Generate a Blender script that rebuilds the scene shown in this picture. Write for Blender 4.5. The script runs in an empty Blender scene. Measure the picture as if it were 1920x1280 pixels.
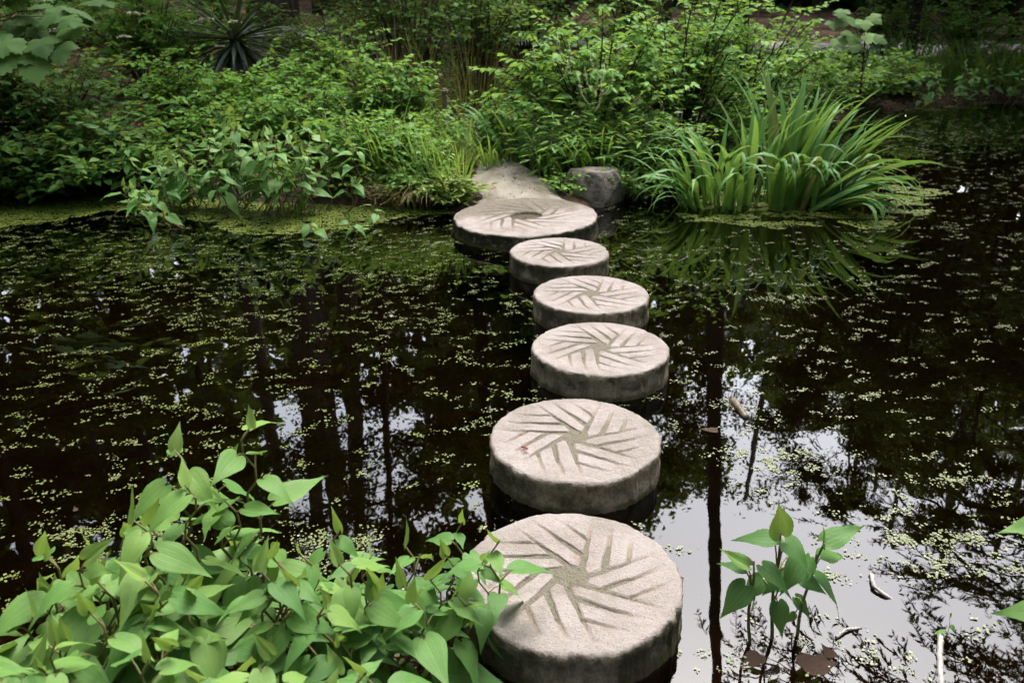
import bpy, math
import numpy as np
from mathutils import Matrix, Vector

# ------------------------------------------------------------------ camera, sky, sun, exposure
scene = bpy.context.scene
COL = scene.collection
CAM_Z, PITCH, FPX = 1.73, math.radians(23.0), 1600.0
cam_d = bpy.data.cameras.new('camera')
cam_d.sensor_width = 36.0
cam_d.lens = 36.0 * FPX / 1920.0
cam_d.clip_start, cam_d.clip_end = 0.05, 500.0
cam_d.dof.use_dof = True
cam_d.dof.focus_distance = 3.4
cam_d.dof.aperture_fstop = 4.5
cam = bpy.data.objects.new('camera', cam_d)
cam.location = (0, 0, CAM_Z)
cam.rotation_euler = (math.pi / 2 - PITCH, 0, 0)
COL.objects.link(cam)
scene.camera = cam

SUN_EL, SUN_AZ = math.radians(62), math.radians(24)      # azimuth measured from +Y towards +X
world = bpy.data.worlds.new('World')
scene.world = world
world.use_nodes = True
wn, wl = world.node_tree.nodes, world.node_tree.links
wn.clear()
wo = wn.new('ShaderNodeOutputWorld')
wb = wn.new('ShaderNodeBackground')
sky = wn.new('ShaderNodeTexSky')
sky.sky_type = 'NISHITA'
sky.sun_disc = False
sky.sun_elevation = SUN_EL
sky.sun_rotation = SUN_AZ
sky.air_density = 1.0
sky.dust_density = 4.0
sky.ozone_density = 1.0
hs = wn.new('ShaderNodeHueSaturation')                    # overcast: the blue washed out to a pale grey
hs.inputs['Saturation'].default_value = 0.5
wb.inputs['Strength'].default_value = 0.15
wl.new(sky.outputs[0], hs.inputs['Color'])
wl.new(hs.outputs[0], wb.inputs['Color'])
wl.new(wb.outputs[0], wo.inputs['Surface'])

sun_d = bpy.data.lights.new('sun', 'SUN')
sun_d.energy = 0.5
sun_d.angle = math.radians(20)
sun_d.color = (1.0, 0.97, 0.93)
sun = bpy.data.objects.new('sun', sun_d)
sdir = Vector((math.sin(SUN_AZ) * math.cos(SUN_EL), math.cos(SUN_AZ) * math.cos(SUN_EL), math.sin(SUN_EL)))
sun.rotation_euler = (-sdir).to_track_quat('-Z', 'Y').to_euler()
sun.location = sdir * 60
COL.objects.link(sun)

vs = scene.view_settings
vs.view_transform = 'Standard'
vs.look = 'None'
vs.gamma = 1.0
vs.use_curve_mapping = False
vs.exposure = 2.75

scene.render.engine = 'CYCLES'
cy = scene.cycles
cy.use_denoising = True
try:
    cy.denoiser = 'OPENIMAGEDENOISE'
    cy.denoising_input_passes = 'RGB_ALBEDO_NORMAL'
except Exception:
    pass
cy.max_bounces = 6
cy.diffuse_bounces = 3
cy.glossy_bounces = 3
cy.transmission_bounces = 4
cy.transparent_max_bounces = 8
cy.caustics_reflective = False
cy.caustics_refractive = False
cy.sample_clamp_indirect = 8.0

# ------------------------------------------------------------------ helpers
RNG = np.random.default_rng(7)


def ray(px, py):
    a, b = (px - 960) / FPX, (640 - py) / FPX
    c, s = math.cos(PITCH), math.sin(PITCH)
    return np.array([a, c + b * s, -s + b * c])


def at_z(px, py, z=0.0):
    d = ray(px, py)
    t = (z - CAM_Z) / d[2]
    return np.array([0, 0, CAM_Z]) + d * t


def at_y(px, py, y):
    d = ray(px, py)
    return np.array([0, 0, CAM_Z]) + d * (y / d[1])


def _hash(ix, iy, seed):
    n = (ix.astype(np.int64) * 374761393 + iy.astype(np.int64) * 668265263 + seed * 1442695041) & 0x7fffffff
    n = ((n ^ (n >> 13)) * 1274126177) & 0x7fffffff
    n = n ^ (n >> 16)
    return (n % 100003) / 100003.0


def vnoise(x, y, seed=0):
    x, y = np.asarray(x, float), np.asarray(y, float)
    ix, iy = np.floor(x), np.floor(y)
    fx, fy = x - ix, y - iy
    fx, fy = fx * fx * (3 - 2 * fx), fy * fy * (3 - 2 * fy)
    a, b = _hash(ix, iy, seed), _hash(ix + 1, iy, seed)
    c, d = _hash(ix, iy + 1, seed), _hash(ix + 1, iy + 1, seed)
    return (a * (1 - fx) + b * fx) * (1 - fy) + (c * (1 - fx) + d * fx) * fy


def fbm(x, y, seed=0, oct=4):
    s, a, t = 0.0, 0.5, 0.0
    for k in range(oct):
        s = s + a * vnoise(np.asarray(x) * 2 ** k, np.asarray(y) * 2 ** k, seed + k * 17)
        t += a
        a *= 0.5
    return s / t


def norm(v):
    return v / np.maximum(np.linalg.norm(v, axis=-1, keepdims=True), 1e-9)


class MB:
    """collects vertices, faces and per-vertex floats, then builds ONE mesh"""

    def __init__(self):
        self.v, self.f, self.t, self.n = [], [], [], 0

    def add(self, V, faces, tint=0.5):
        V = np.asarray(V, float).reshape(-1, 3)
        for F in faces:
            F = np.asarray(F, int)
            if F.size:
                self.f.append(F + self.n)
        self.v.append(V)
        t = np.empty(len(V))
        t[:] = tint
        self.t.append(t)
        self.n += len(V)

    def tube(self, pts, radii, sides=5, tint=0.5, cap=True):
        P = np.asarray(pts, float)
        n = len(P)
        R = np.empty(n)
        R[:] = radii
        T = norm(np.gradient(P, axis=0))
        ref = np.array([0.31, 0.2, 0.93]) if abs(T[:, 2]).mean() < 0.8 else np.array([1.0, 0.1, 0.0])
        A = norm(np.cross(T, ref))
        B = np.cross(T, A)
        th = np.linspace(0, 2 * np.pi, sides, endpoint=False)
        V = P[:, None] + R[:, None, None] * (np.cos(th)[None, :, None] * A[:, None] + np.sin(th)[None, :, None] * B[:, None])
        i = np.arange(n - 1)[:, None] * sides
        j = np.arange(sides)[None]
        k = (j + 1) % sides
        Q = np.stack([i + j, i + k, i + k + sides, i + j + sides], -1).reshape(-1, 4)
        fs = [Q]
        if cap:
            fs.append(np.arange(sides)[None, ::-1])
            fs.append((np.arange(sides) + (n - 1) * sides)[None])
        self.add(V.reshape(-1, 3), fs, tint)

    def leaves(self, tmpl, P, D, U, S, tint=0.5, W=None):
        """tmpl=(verts, [faces]); y runs along the leaf, x across, z is its upper side"""
        TV, TF = tmpl
        P, D, U = np.asarray(P, float), norm(np.asarray(D, float)), np.asarray(U, float)
        N, m = len(P), len(TV)
        S = np.broadcast_to(np.asarray(S, float), (N,))
        W = S if W is None else np.broadcast_to(np.asarray(W, float), (N,))
        X = norm(np.cross(D, U) + 1e-6)
        Z = np.cross(X, D)
        V = (P[:, None] + TV[None, :, 0, None] * X[:, None] * W[:, None, None]
             + TV[None, :, 1, None] * D[:, None] * S[:, None, None] + TV[None, :, 2, None] * Z[:, None] * S[:, None, None])
        off = (np.arange(N) * m)[:, None, None]
        fs = [(np.asarray(F)[None] + off).reshape(-1, np.asarray(F).shape[1]) for F in TF]
        t = np.repeat(np.broadcast_to(np.asarray(tint, float), (N,)), m)
        self.add(V.reshape(-1, 3), fs, t)

    def mesh(self, name, mat, smooth=False, attrs=None, uv=None):
        me = bpy.data.meshes.new(name)
        V = np.concatenate(self.v)
        me.vertices.add(len(V))
        me.vertices.foreach_set('co', V.ravel().astype(np.float32))
        loops = np.concatenate([F.ravel() for F in self.f])
        sizes = np.concatenate([np.full(len(F), F.shape[1]) for F in self.f])
        starts = np.concatenate([[0], np.cumsum(sizes)[:-1]])
        me.loops.add(len(loops))
        me.loops.foreach_set('vertex_index', loops.astype(np.int32))
        me.polygons.add(len(sizes))
        me.polygons.foreach_set('loop_start', starts.astype(np.int32))
        me.polygons.foreach_set('loop_total', sizes.astype(np.int32))
        if smooth:
            me.polygons.foreach_set('use_smooth', np.ones(len(sizes), bool))
        me.update(calc_edges=True)
        a = me.attributes.new('tint', 'FLOAT', 'POINT')
        a.data.foreach_set('value', np.concatenate(self.t).astype(np.float32))
        for k, val in (attrs or {}).items():
            a = me.attributes.new(k, 'FLOAT', 'POINT')
            a.data.foreach_set('value', np.asarray(val, np.float32))
        if uv is not None:
            a = me.attributes.new('leafuv', 'FLOAT_VECTOR', 'POINT')
            u3 = np.zeros((len(V), 3), np.float32)
            u3[:, :2] = uv
            a.data.foreach_set('vector', u3.ravel())
        if mat is not None:
            me.materials.append(mat)
        return me

    def build(self, name, mat, parent=None, smooth=False, **kw):
        return link(name, self.mesh(name, mat, smooth, **kw), parent)


def link(name, data, parent=None):
    o = bpy.data.objects.new(name, data)
    COL.objects.link(o)
    o.parent = parent
    return o


def tag(o, label=None, cat=None, group=None, kind=None):
    for k, v in (('label', label), ('category', cat), ('group', group), ('kind', kind)):
        if v:
            o[k] = v
    return o


def empty(name, loc, label, cat, group=None):
    o = link(name, None)
    o.empty_display_size = 0.1
    o.location = loc
    return tag(o, label, cat, group)


def frame(P, D, U, s=1.0, w=None):
    """matrix whose y axis is D and whose z axis is as near U as it can be"""
    D = Vector(D).normalized()
    X = D.cross(Vector(U)).normalized()
    Z = X.cross(D)
    w = s if w is None else w
    M = Matrix(((X.x * w, D.x * s, Z.x * s, P[0]), (X.y * w, D.y * s, Z.y * s, P[1]), (X.z * w, D.z * s, Z.z * s, P[2]), (0, 0, 0, 1)))
    return M


# ------------------------------------------------------------------ materials
def new_mat(name):
    m = bpy.data.materials.new(name)
    m.use_nodes = True
    nt = m.node_tree
    nt.nodes.clear()
    out = nt.nodes.new('ShaderNodeOutputMaterial')
    return m, nt, out


class G:
    """tiny node-graph writer"""

    def __init__(self, nt):
        self.nt = nt

    def n(self, kind, **kw):
        nd = self.nt.nodes.new('ShaderNode' + kind)
        ins = kw.pop('ins', {})
        for k, v in kw.items():
            setattr(nd, k, v)
        for k, v in ins.items():
            if hasattr(v, 'is_output') or isinstance(v, bpy.types.NodeSocket):
                self.nt.links.new(v, nd.inputs[k])
            else:
                nd.inputs[k].default_value = v
        return nd

    def attr(self, name):
        return self.n('Attribute', attribute_name=name).outputs['Fac']

    def math(self, op, a, b=0.0, clamp=False):
        return self.n('Math', operation=op, use_clamp=clamp, ins={0: a, 1: b}).outputs[0]

    def mix(self, f, a, b, blend='MIX'):
        m = self.n('Mix', data_type='RGBA', blend_type=blend)
        for idx, v in ((0, f), (6, a), (7, b)):
            if isinstance(v, bpy.types.NodeSocket):
                self.nt.links.new(v, m.inputs[idx])
            else:
                m.inputs[idx].default_value = v if not isinstance(v, tuple) or len(v) == 4 else v + (1,)
        return m.outputs[2]

    def noise(self, scale, detail=4, rough=0.55, vec=None, out='Fac', dist=0.0):
        nd = self.n('TexNoise', ins={'Scale': scale, 'Detail': detail, 'Roughness': rough, 'Distortion': dist})
        if vec is not None:
            self.nt.links.new(vec, nd.inputs['Vector'])
        return nd.outputs[0 if out == 'Fac' else 1]

    def ramp(self, f, stops, interp='LINEAR'):
        r = self.n('ValToRGB')
        r.color_ramp.interpolation = interp
        el = r.color_ramp.elements
        while len(el) < len(stops):
            el.new(0.5)
        for e, (p, c) in zip(el, stops):
            e.position = p
            e.color = c if len(c) == 4 else tuple(c) + (1,)
        self.nt.links.new(f, r.inputs[0])
        return r.outputs[0]

    def smooth(self, v, lo, hi):
        m = self.n('MapRange', interpolation_type='SMOOTHSTEP', ins={'From Min': lo, 'From Max': hi})
        self.nt.links.new(v, m.inputs[0])
        return m.outputs[0]

    def bump(self, h, strength, dist=0.01):
        return self.n('Bump', ins={'Strength': strength, 'Distance': dist, 'Height': h}).outputs[0]


def leaf_material(name, dark, mid, light, rough=0.5, trans=0.3, veins=False, per_object=False, under=0.35, spec=0.16):
    m, nt, out = new_mat(name)
    g = G(nt)
    if per_object:
        oi = g.n('ObjectInfo')
        sep = g.n('SeparateColor', ins={0: oi.outputs['Color']})
        t = sep.outputs[0]
    else:
        t = g.attr('tint')
    tc = g.n('TexCoord')
    nz = g.noise(9.0 if per_object else 3.0, 3, vec=tc.outputs['Object'])
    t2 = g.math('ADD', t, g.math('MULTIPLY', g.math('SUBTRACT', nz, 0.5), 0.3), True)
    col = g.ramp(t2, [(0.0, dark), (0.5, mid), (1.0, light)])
    if per_object:
        col = g.mix(sep.outputs[1], col, g.ramp(nz, [(0.3, (0.13, 0.085, 0.035)), (0.7, (0.34, 0.26, 0.13))]))
        spots = g.smooth(g.noise(26.0, 2, vec=tc.outputs['Object']), 0.70, 0.74)
        col = g.mix(g.math('MULTIPLY', spots, 0.55), col, (0.12, 0.085, 0.03, 1))
    nrm = None
    if veins:
        uv = g.n('Attribute', attribute_name='leafuv').outputs['Vector']
        sx = g.n('SeparateXYZ', ins={0: uv}).outputs
        a = g.math('ABSOLUTE', sx[0])
        fr = g.math('PINGPONG', g.math('MULTIPLY', a, 2.6), 0.5)           # 0 on each vein line
        vein = g.math('SUBTRACT', 1.0, g.smooth(fr, 0.0, 0.10))
        mid_ = g.math('SUBTRACT', 1.0, g.smooth(a, 0.0, 0.05))
        vv = g.math('MAXIMUM', vein, mid_)
        col = g.mix(g.math('MULTIPLY', vv, 0.22), col, tuple(min(1, c * 1.5 + 0.02) for c in light) + (1,))
        fine = g.noise(60, 3, vec=tc.outputs['Object'])
        nrm = g.bump(g.math('ADD', g.math('MULTIPLY', vv, -0.6), g.math('MULTIPLY', fine, 0.25)), 0.25, 0.01)
    geo = g.n('NewGeometry')
    pale = g.mix(0.5, col, (0.16, 0.2, 0.1, 1))
    col2 = g.mix(g.math('MULTIPLY', geo.outputs['Backfacing'], under), col, pale)
    p = g.n('BsdfPrincipled', ins={'Base Color': col2, 'Roughness': rough, 'Specular IOR Level': spec})
    if nrm is not None:
        nt.links.new(nrm, p.inputs['Normal'])
    tcol = g.mix(0.55, col, (0.3, 0.42, 0.05, 1))
    tr = g.n('BsdfTranslucent', ins={'Color': tcol})
    mx = g.n('MixShader', ins={0: trans, 1: p.outputs[0], 2: tr.outputs[0]})
    nt.links.new(mx.outputs[0], out.inputs[0])
    return m


def plain_material(name, c1, c2, scale=8.0, rough=0.85, bump=0.3, bscale=None, c3=None, stretch=None):
    m, nt, out = new_mat(name)
    g = G(nt)
    vec = g.n('TexCoord').outputs['Object']
    if stretch:
        vec = g.n('Mapping', ins={'Vector': vec, 'Scale': stretch}).outputs[0]
    n1 = g.noise(scale, 6, 0.62, vec)
    stops = [(0.3, c1), (0.7, c2)] if c3 is None else [(0.28, c1), (0.5, c2), (0.72, c3)]
    col = g.ramp(n1, stops)
    col = g.mix(0.35, col, g.ramp(g.noise((bscale or scale) * 5, 3, 0.6, vec), [(0.3, (0.25, 0.25, 0.25)), (0.7, (1, 1, 1))]), 'MULTIPLY')
    p = g.n('BsdfPrincipled', ins={'Base Color': col, 'Roughness': rough, 'Specular IOR Level': 0.3})
    if bump:
        nt.links.new(g.bump(g.noise(bscale or scale * 2, 6, 0.6, vec), bump, 0.02), p.inputs['Normal'])
    nt.links.new(p.outputs[0], out.inputs[0])
    return m


M = {}
M['lizard'] = leaf_material('lizard_tail_leaf', (0.030, 0.098, 0.026), (0.087, 0.205, 0.05), (0.205, 0.325, 0.075), 0.5, 0.34, True, True, under=0.3, spec=0.22)
M['lizard_stem'] = plain_material('lizard_tail_stem', (0.10, 0.13, 0.035), (0.17, 0.12, 0.05), 14, 0.6, 0.1)
M['iris'] = leaf_material('iris_blade', (0.042, 0.135, 0.032), (0.10, 0.255, 0.06), (0.21, 0.385, 0.11), 0.45, 0.34, False, True, under=0.2)
M['shrub_bright'] = leaf_material('shrub_leaf_bright', (0.035, 0.105, 0.018), (0.10, 0.25, 0.04), (0.22, 0.41, 0.075), 0.5, 0.42)
M['shrub_mid'] = leaf_material('shrub_leaf_mid', (0.027, 0.085, 0.014), (0.075, 0.195, 0.03), (0.16, 0.33, 0.05), 0.5, 0.42)
M['shrub_yellow'] = leaf_material('shrub_leaf_yellow', (0.05, 0.09, 0.015), (0.12, 0.19, 0.03), (0.24, 0.32, 0.06), 0.5, 0.3)
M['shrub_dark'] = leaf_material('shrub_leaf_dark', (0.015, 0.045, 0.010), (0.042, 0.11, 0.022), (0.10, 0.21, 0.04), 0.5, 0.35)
M['grass'] = leaf_material('grass_blade', (0.05, 0.11, 0.02), (0.13, 0.26, 0.05), (0.28, 0.40, 0.10), 0.5, 0.4)
M['drygrass'] = leaf_material('dry_grass_blade', (0.07, 0.045, 0.02), (0.16, 0.10, 0.05), (0.28, 0.2, 0.1), 0.7, 0.15)
M['sycamore'] = leaf_material('sycamore_leaf', (0.025, 0.065, 0.018), (0.055, 0.13, 0.03), (0.13, 0.24, 0.055), 0.7, 0.3, False, True, under=0.3)
M['yucca'] = leaf_material('yucca_blade', (0.015, 0.025, 0.017), (0.035, 0.05, 0.035), (0.10, 0.13, 0.10), 0.4, 0.08, False, True)
M['tree_leaf'] = leaf_material('tree_leaf', (0.015, 0.04, 0.01), (0.035, 0.085, 0.018), (0.08, 0.15, 0.03), 0.5, 0.2)
M['pine_leaf'] = leaf_material('pine_needles', (0.012, 0.03, 0.012), (0.025, 0.06, 0.02), (0.05, 0.10, 0.03), 0.55, 0.12)
M['flower'] = leaf_material('cream_flower', (0.45, 0.42, 0.28), (0.62, 0.58, 0.42), (0.75, 0.72, 0.55), 0.6, 0.2)
M['raceme'] = leaf_material('raceme_flower', (0.26, 0.28, 0.15), (0.42, 0.42, 0.27), (0.58, 0.56, 0.4), 0.6, 0.2)
M['litter'] = leaf_material('leaf_litter', (0.05, 0.022, 0.012), (0.13, 0.055, 0.03), (0.26, 0.14, 0.08), 0.8, 0.05)
M['bark'] = plain_material('bark', (0.022, 0.015, 0.011), (0.065, 0.048, 0.038), 9, 0.9, 0.9, 14, stretch=(3, 3, 0.5))
M['barkpine'] = plain_material('pine_bark', (0.05, 0.035, 0.028), (0.19, 0.145, 0.12), 6, 0.9, 1.0, 9, stretch=(2.5, 2.5, 0.5))
M['twig'] = plain_material('twig_bark', (0.03, 0.02, 0.012), (0.085, 0.05, 0.028), 20, 0.85, 0.3)
M['drytwig'] = plain_material('dry_twig', (0.06, 0.035, 0.02), (0.15, 0.085, 0.05), 20, 0.85, 0.3)
M['greenstem'] = plain_material('green_stem', (0.05, 0.09, 0.025), (0.11, 0.12, 0.04), 15, 0.6, 0.1)
M['wood'] = plain_material('weathered_wood', (0.10, 0.075, 0.05), (0.24, 0.185, 0.135), 10, 0.85, 0.5, 16, stretch=(4, 4, 0.6))
M['rope'] = plain_material('rope', (0.14, 0.115, 0.08), (0.28, 0.235, 0.17), 60, 0.9, 0.4)
M['stick'] = plain_material('wet_stick', (0.05, 0.035, 0.02), (0.20, 0.16, 0.11), 12, 0.5, 0.4, 20)
M['palestick'] = plain_material('pale_stick', (0.22, 0.2, 0.17), (0.5, 0.48, 0.45), 18, 0.5, 0.3)
M['deadleaf'] = plain_material('dead_leaf', (0.016, 0.007, 0.003), (0.06, 0.024, 0.008), 20, 0.45, 0.4)
M['redcurl'] = plain_material('red_petiole', (0.18, 0.02, 0.015), (0.32, 0.05, 0.03), 30, 0.5, 0.1)
M['silt'] = plain_material('silt', (0.075, 0.068, 0.046), (0.19, 0.17, 0.125), 45, 0.9, 0.8, 130, c3=(0.14, 0.132, 0.094))
M['mud_fill'] = plain_material('mud_fill', (0.045, 0.034, 0.02), (0.11, 0.085, 0.05), 30, 0.9, 0.6, 90)
M['gravel'] = plain_material('gravel_walk', (0.22, 0.21, 0.20), (0.42, 0.40, 0.40), 6, 0.9, 0.6, 30)


def ground_material():
    m, nt, out = new_mat('forest_floor')
    g = G(nt)
    geo = g.n('NewGeometry')
    pos = geo.outputs['Position']
    z = g.n('SeparateXYZ', ins={0: pos}).outputs[2]
    n1 = g.noise(1.1, 6, 0.65, pos)
    n2 = g.noise(16, 5, 0.7, pos)
    soil = g.ramp(n2, [(0.25, (0.012, 0.009, 0.006)), (0.5, (0.034, 0.023, 0.015)), (0.78, (0.085, 0.055, 0.036))])
    straw = g.ramp(g.noise(24, 5, 0.7, pos), [(0.25, (0.05, 0.03, 0.02)), (0.55, (0.15, 0.092, 0.065)), (0.8, (0.29, 0.205, 0.16))])
    col = g.mix(g.math('MULTIPLY', g.smooth(n1, 0.42, 0.62), g.smooth(z, 0.30, 0.6)), soil, straw)
    mud = g.ramp(g.noise(7, 5, 0.65, pos), [(0.3, (0.012, 0.011, 0.006)), (0.6, (0.027, 0.022, 0.012)), (0.8, (0.055, 0.038, 0.02))])
    py_ = g.n('SeparateXYZ', ins={0: pos}).outputs[1]
    near = g.math('SUBTRACT', 1.0, g.smooth(g.math('ADD', py_, g.math('MULTIPLY', g.math('SUBTRACT', n1, 0.5), 1.2)), 1.5, 2.6))
    leafmud = g.ramp(g.noise(9, 5, 0.65, pos), [(0.3, (0.07, 0.028, 0.010)), (0.6, (0.19, 0.08, 0.028)), (0.8, (0.30, 0.14, 0.05))])
    mud = g.mix(near, mud, leafmud)
    col = g.mix(g.smooth(z, -0.06, 0.03), mud, col)
    p = g.n('BsdfPrincipled', ins={'Base Color': col, 'Roughness': 0.95, 'Specular IOR Level': 0.15})
    nt.links.new(g.bump(n2, 0.8, 0.04), p.inputs['Normal'])
    nt.links.new(p.outputs[0], out.inputs[0])
    return m


def water_material():
    m, nt, out = new_mat('pond_water')
    g = G(nt)
    geo = g.n('NewGeometry')
    pos = geo.outputs['Position']
    r1 = g.noise(5.0, 2, 0.5, pos)
    r2 = g.noise(1.3, 2, 0.5, pos)
    h = g.math('ADD', g.math('MULTIPLY', r1, 0.25), r2)
    bmp = g.bump(h, 0.12, 0.012)
    fr = g.n('Fresnel', ins={'IOR': 1.48})
    nt.links.new(bmp, fr.inputs['Normal'])
    gl = g.n('BsdfGlossy', ins={'Roughness': 0.0, 'Color': (1, 1, 1, 1)})
    nt.links.new(bmp, gl.inputs['Normal'])
    tr = g.n('BsdfTransparent', ins={'Color': (0.25, 0.19, 0.10, 1)})      # tea-coloured water
    mx = g.n('MixShader', ins={0: fr.outputs[0], 1: tr.outputs[0], 2: gl.outputs[0]})
    nt.links.new(mx.outputs[0], out.inputs[0])
    return m


def stone_material(name, moss=0.35, dirt=0.0):
    m, nt, out = new_mat(name)
    g = G(nt)
    tc = g.n('TexCoord').outputs['Object']
    oi = g.n('ObjectInfo')
    off = g.n('VectorMath', operation='ADD', ins={0: tc})
    comb = g.n('CombineXYZ', ins={0: g.math('MULTIPLY', oi.outputs['Random'], 37.0), 1: 3.1, 2: 0.0})
    nt.links.new(comb.outputs[0], off.inputs[1])
    v = off.outputs[0]
    side, depth, silt = g.attr('side'), g.attr('depth'), g.attr('silt')
    z = g.n('SeparateXYZ', ins={0: g.n('NewGeometry').outputs['Position']}).outputs[2]
    big = g.noise(6, 5, 0.6, v)
    top = g.ramp(big, [(0.28, (0.215, 0.183, 0.165)), (0.5, (0.295, 0.257, 0.238)), (0.72, (0.355, 0.318, 0.302))])
    pink = g.smooth(g.noise(9, 4, 0.6, v), 0.55, 0.68)
    inner = g.attr('inner')
    top = g.mix(g.math('MULTIPLY', g.math('MULTIPLY', pink, 0.75), g.math('ADD', g.math('MULTIPLY', inner, 0.8), 0.12)), top, (0.21, 0.125, 0.10, 1))
    top = g.mix(g.math('MULTIPLY', g.smooth(g.noise(3.2, 6, 0.7, v), 0.48, 0.62), 0.45), top, (0.155, 0.135, 0.105, 1))
    top = g.mix(g.math('MULTIPLY', oi.outputs['Random'], 0.25), top, (0.27, 0.24, 0.205, 1))
    # crystals of the granite
    sp = g.noise(190, 2, 0.7, v)
    top = g.mix(g.math('MULTIPLY', g.smooth(sp, 0.56, 0.70), 0.4), top, (0.42, 0.39, 0.37, 1))
    top = g.mix(g.math('MULTIPLY', g.smooth(g.noise(170, 3, 0.7, v), 0.56, 0.68), 0.75), top, (0.12, 0.105, 0.09, 1))
    # silt left in the furrows, ochre at their thin ends
    dn = g.math('ADD', silt, g.math('MULTIPLY', g.math('SUBTRACT', g.noise(40, 4, 0.6, v), 0.5), 0.5))
    ochre = g.mix(g.noise(30, 3, 0.6, v), (0.19, 0.14, 0.085, 1), (0.24, 0.195, 0.145, 1))
    top = g.mix(g.math('MULTIPLY', g.smooth(depth, 0.15, 0.8), 0.8), top, ochre)
    sil = g.ramp(g.noise(120, 3, 0.7, v), [(0.3, (0.06, 0.053, 0.035)), (0.55, (0.125, 0.11, 0.077)), (0.75, (0.19, 0.172, 0.128))])
    top = g.mix(g.smooth(dn, 0.35, 0.65), top, sil)
    if dirt:
        dz = g.attr('dirt')
        dd = g.math('ADD', dz, g.math('MULTIPLY', g.math('SUBTRACT', g.noise(7, 5, 0.65, v), 0.5), 0.9))
        top = g.mix(g.math('MULTIPLY', g.smooth(dd, 0.3, 0.75), 0.85), top, g.ramp(g.noise(30, 4, 0.6, v), [(0.3, (0.085, 0.07, 0.048)), (0.7, (0.155, 0.135, 0.10))]))
    # weathered drum
    st = g.n('Mapping', ins={'Vector': v, 'Scale': (1, 1, 0.45)}).outputs[0]
    s1 = g.math('ADD', g.math('MULTIPLY', g.noise(11, 6, 0.75, st), 0.7), g.math('MULTIPLY', g.noise(70, 4, 0.7, v), 0.3))
    drum = g.ramp(s1, [(0.30, (0.04, 0.032, 0.02)), (0.43, (0.17, 0.142, 0.092)), (0.55, (0.32, 0.272, 0.19)), (0.70, (0.47, 0.415, 0.31))])
    drum = g.mix(g.math('MULTIPLY', g.smooth(g.noise(5, 5, 0.65, v), 0.62 - moss * 0.3, 0.75 - moss * 0.3), min(1, moss * 1.6)), drum,
                 g.mix(g.noise(50, 3, 0.6, v), (0.012, 0.013, 0.006, 1), (0.05, 0.055, 0.018, 1)))
    zz = g.math('ADD', z, g.math('MULTIPLY', g.math('SUBTRACT', g.noise(10, 4, 0.6, v), 0.5), 0.03))
    drum = g.mix(g.smooth(zz, 0.0, 0.035), g.mix(0.65, drum, (0.07, 0.035, 0.012, 1)), drum)      # wet, stained foot
    drum = g.mix(g.math('MULTIPLY', g.math('MULTIPLY', g.smooth(zz, -0.02, 0.004), g.math('SUBTRACT', 1.0, g.smooth(zz, 0.006, 0.03))), g.smooth(g.noise(9, 3, 0.6, v), 0.35, 0.6)), drum, (0.05, 0.06, 0.012, 1))  # algae line
    ss = g.math('ADD', side, g.math('MULTIPLY', g.math('SUBTRACT', g.noise(22, 5, 0.7, v), 0.5), 0.8))
    col = g.mix(g.smooth(ss, 0.25, 0.75), top, drum)
    wet = g.smooth(zz, 0.0, 0.025)
    rough = g.math('ADD', g.math('MULTIPLY', wet, 0.45), 0.4)
    p = g.n('BsdfPrincipled', ins={'Base Color': col, 'Roughness': rough, 'Specular IOR Level': 0.3})
    h = g.math('ADD', g.noise(130, 4, 0.75, v), g.math('MULTIPLY', g.noise(24, 5, 0.65, v), 1.2))
    nt.links.new(g.bump(h, 0.9, 0.009), p.inputs['Normal'])
    nt.links.new(p.outputs[0], out.inputs[0])
    return m


def duckweed_material():
    m, nt, out = new_mat('duckweed')
    g = G(nt)
    t = g.attr('tint')
    col = g.ramp(t, [(0.0, (0.12, 0.16, 0.018)), (0.4, (0.09, 0.112, 0.028)), (1.0, (0.155, 0.17, 0.075))])
    p = g.n('BsdfPrincipled', ins={'Base Color': col, 'Roughness': 0.38, 'Specular IOR Level': 0.5})
    nt.links.new(p.outputs[0], out.inputs[0])
    return m


def rock_material():
    m, nt, out = new_mat('boulder_stone')
    g = G(nt)
    tc = g.n('TexCoord').outputs['Object']
    n1 = g.noise(5, 7, 0.65, tc)
    col = g.ramp(n1, [(0.28, (0.07, 0.06, 0.05)), (0.5, (0.20, 0.172, 0.14)), (0.75, (0.33, 0.29, 0.24))])
    up = g.n('SeparateXYZ', ins={0: g.n('NewGeometry').outputs['Normal']}).outputs[2]
    col = g.mix(g.smooth(g.noise(6, 4, 0.6, tc), 0.55, 0.7), col, (0.25, 0.19, 0.11, 1))
    col = g.mix(g.math('MULTIPLY', g.smooth(g.noise(38, 4, 0.7, tc), 0.58, 0.66), 0.55), col, (0.33, 0.33, 0.30, 1))
    col = g.mix(g.math('MULTIPLY', g.smooth(g.noise(3.4, 4, 0.6, tc), 0.57, 0.66), 0.7), col, (0.05, 0.06, 0.015, 1))
    p = g.n('BsdfPrincipled', ins={'Base Color': col, 'Roughness': 0.85})
    h = g.math('ADD', n1, g.math('MULTIPLY', g.noise(30, 5, 0.65, tc), 0.35))
    nt.links.new(g.bump(h, 0.9, 0.03), p.inputs['Normal'])
    nt.links.new(p.outputs[0], out.inputs[0])
    return m


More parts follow.
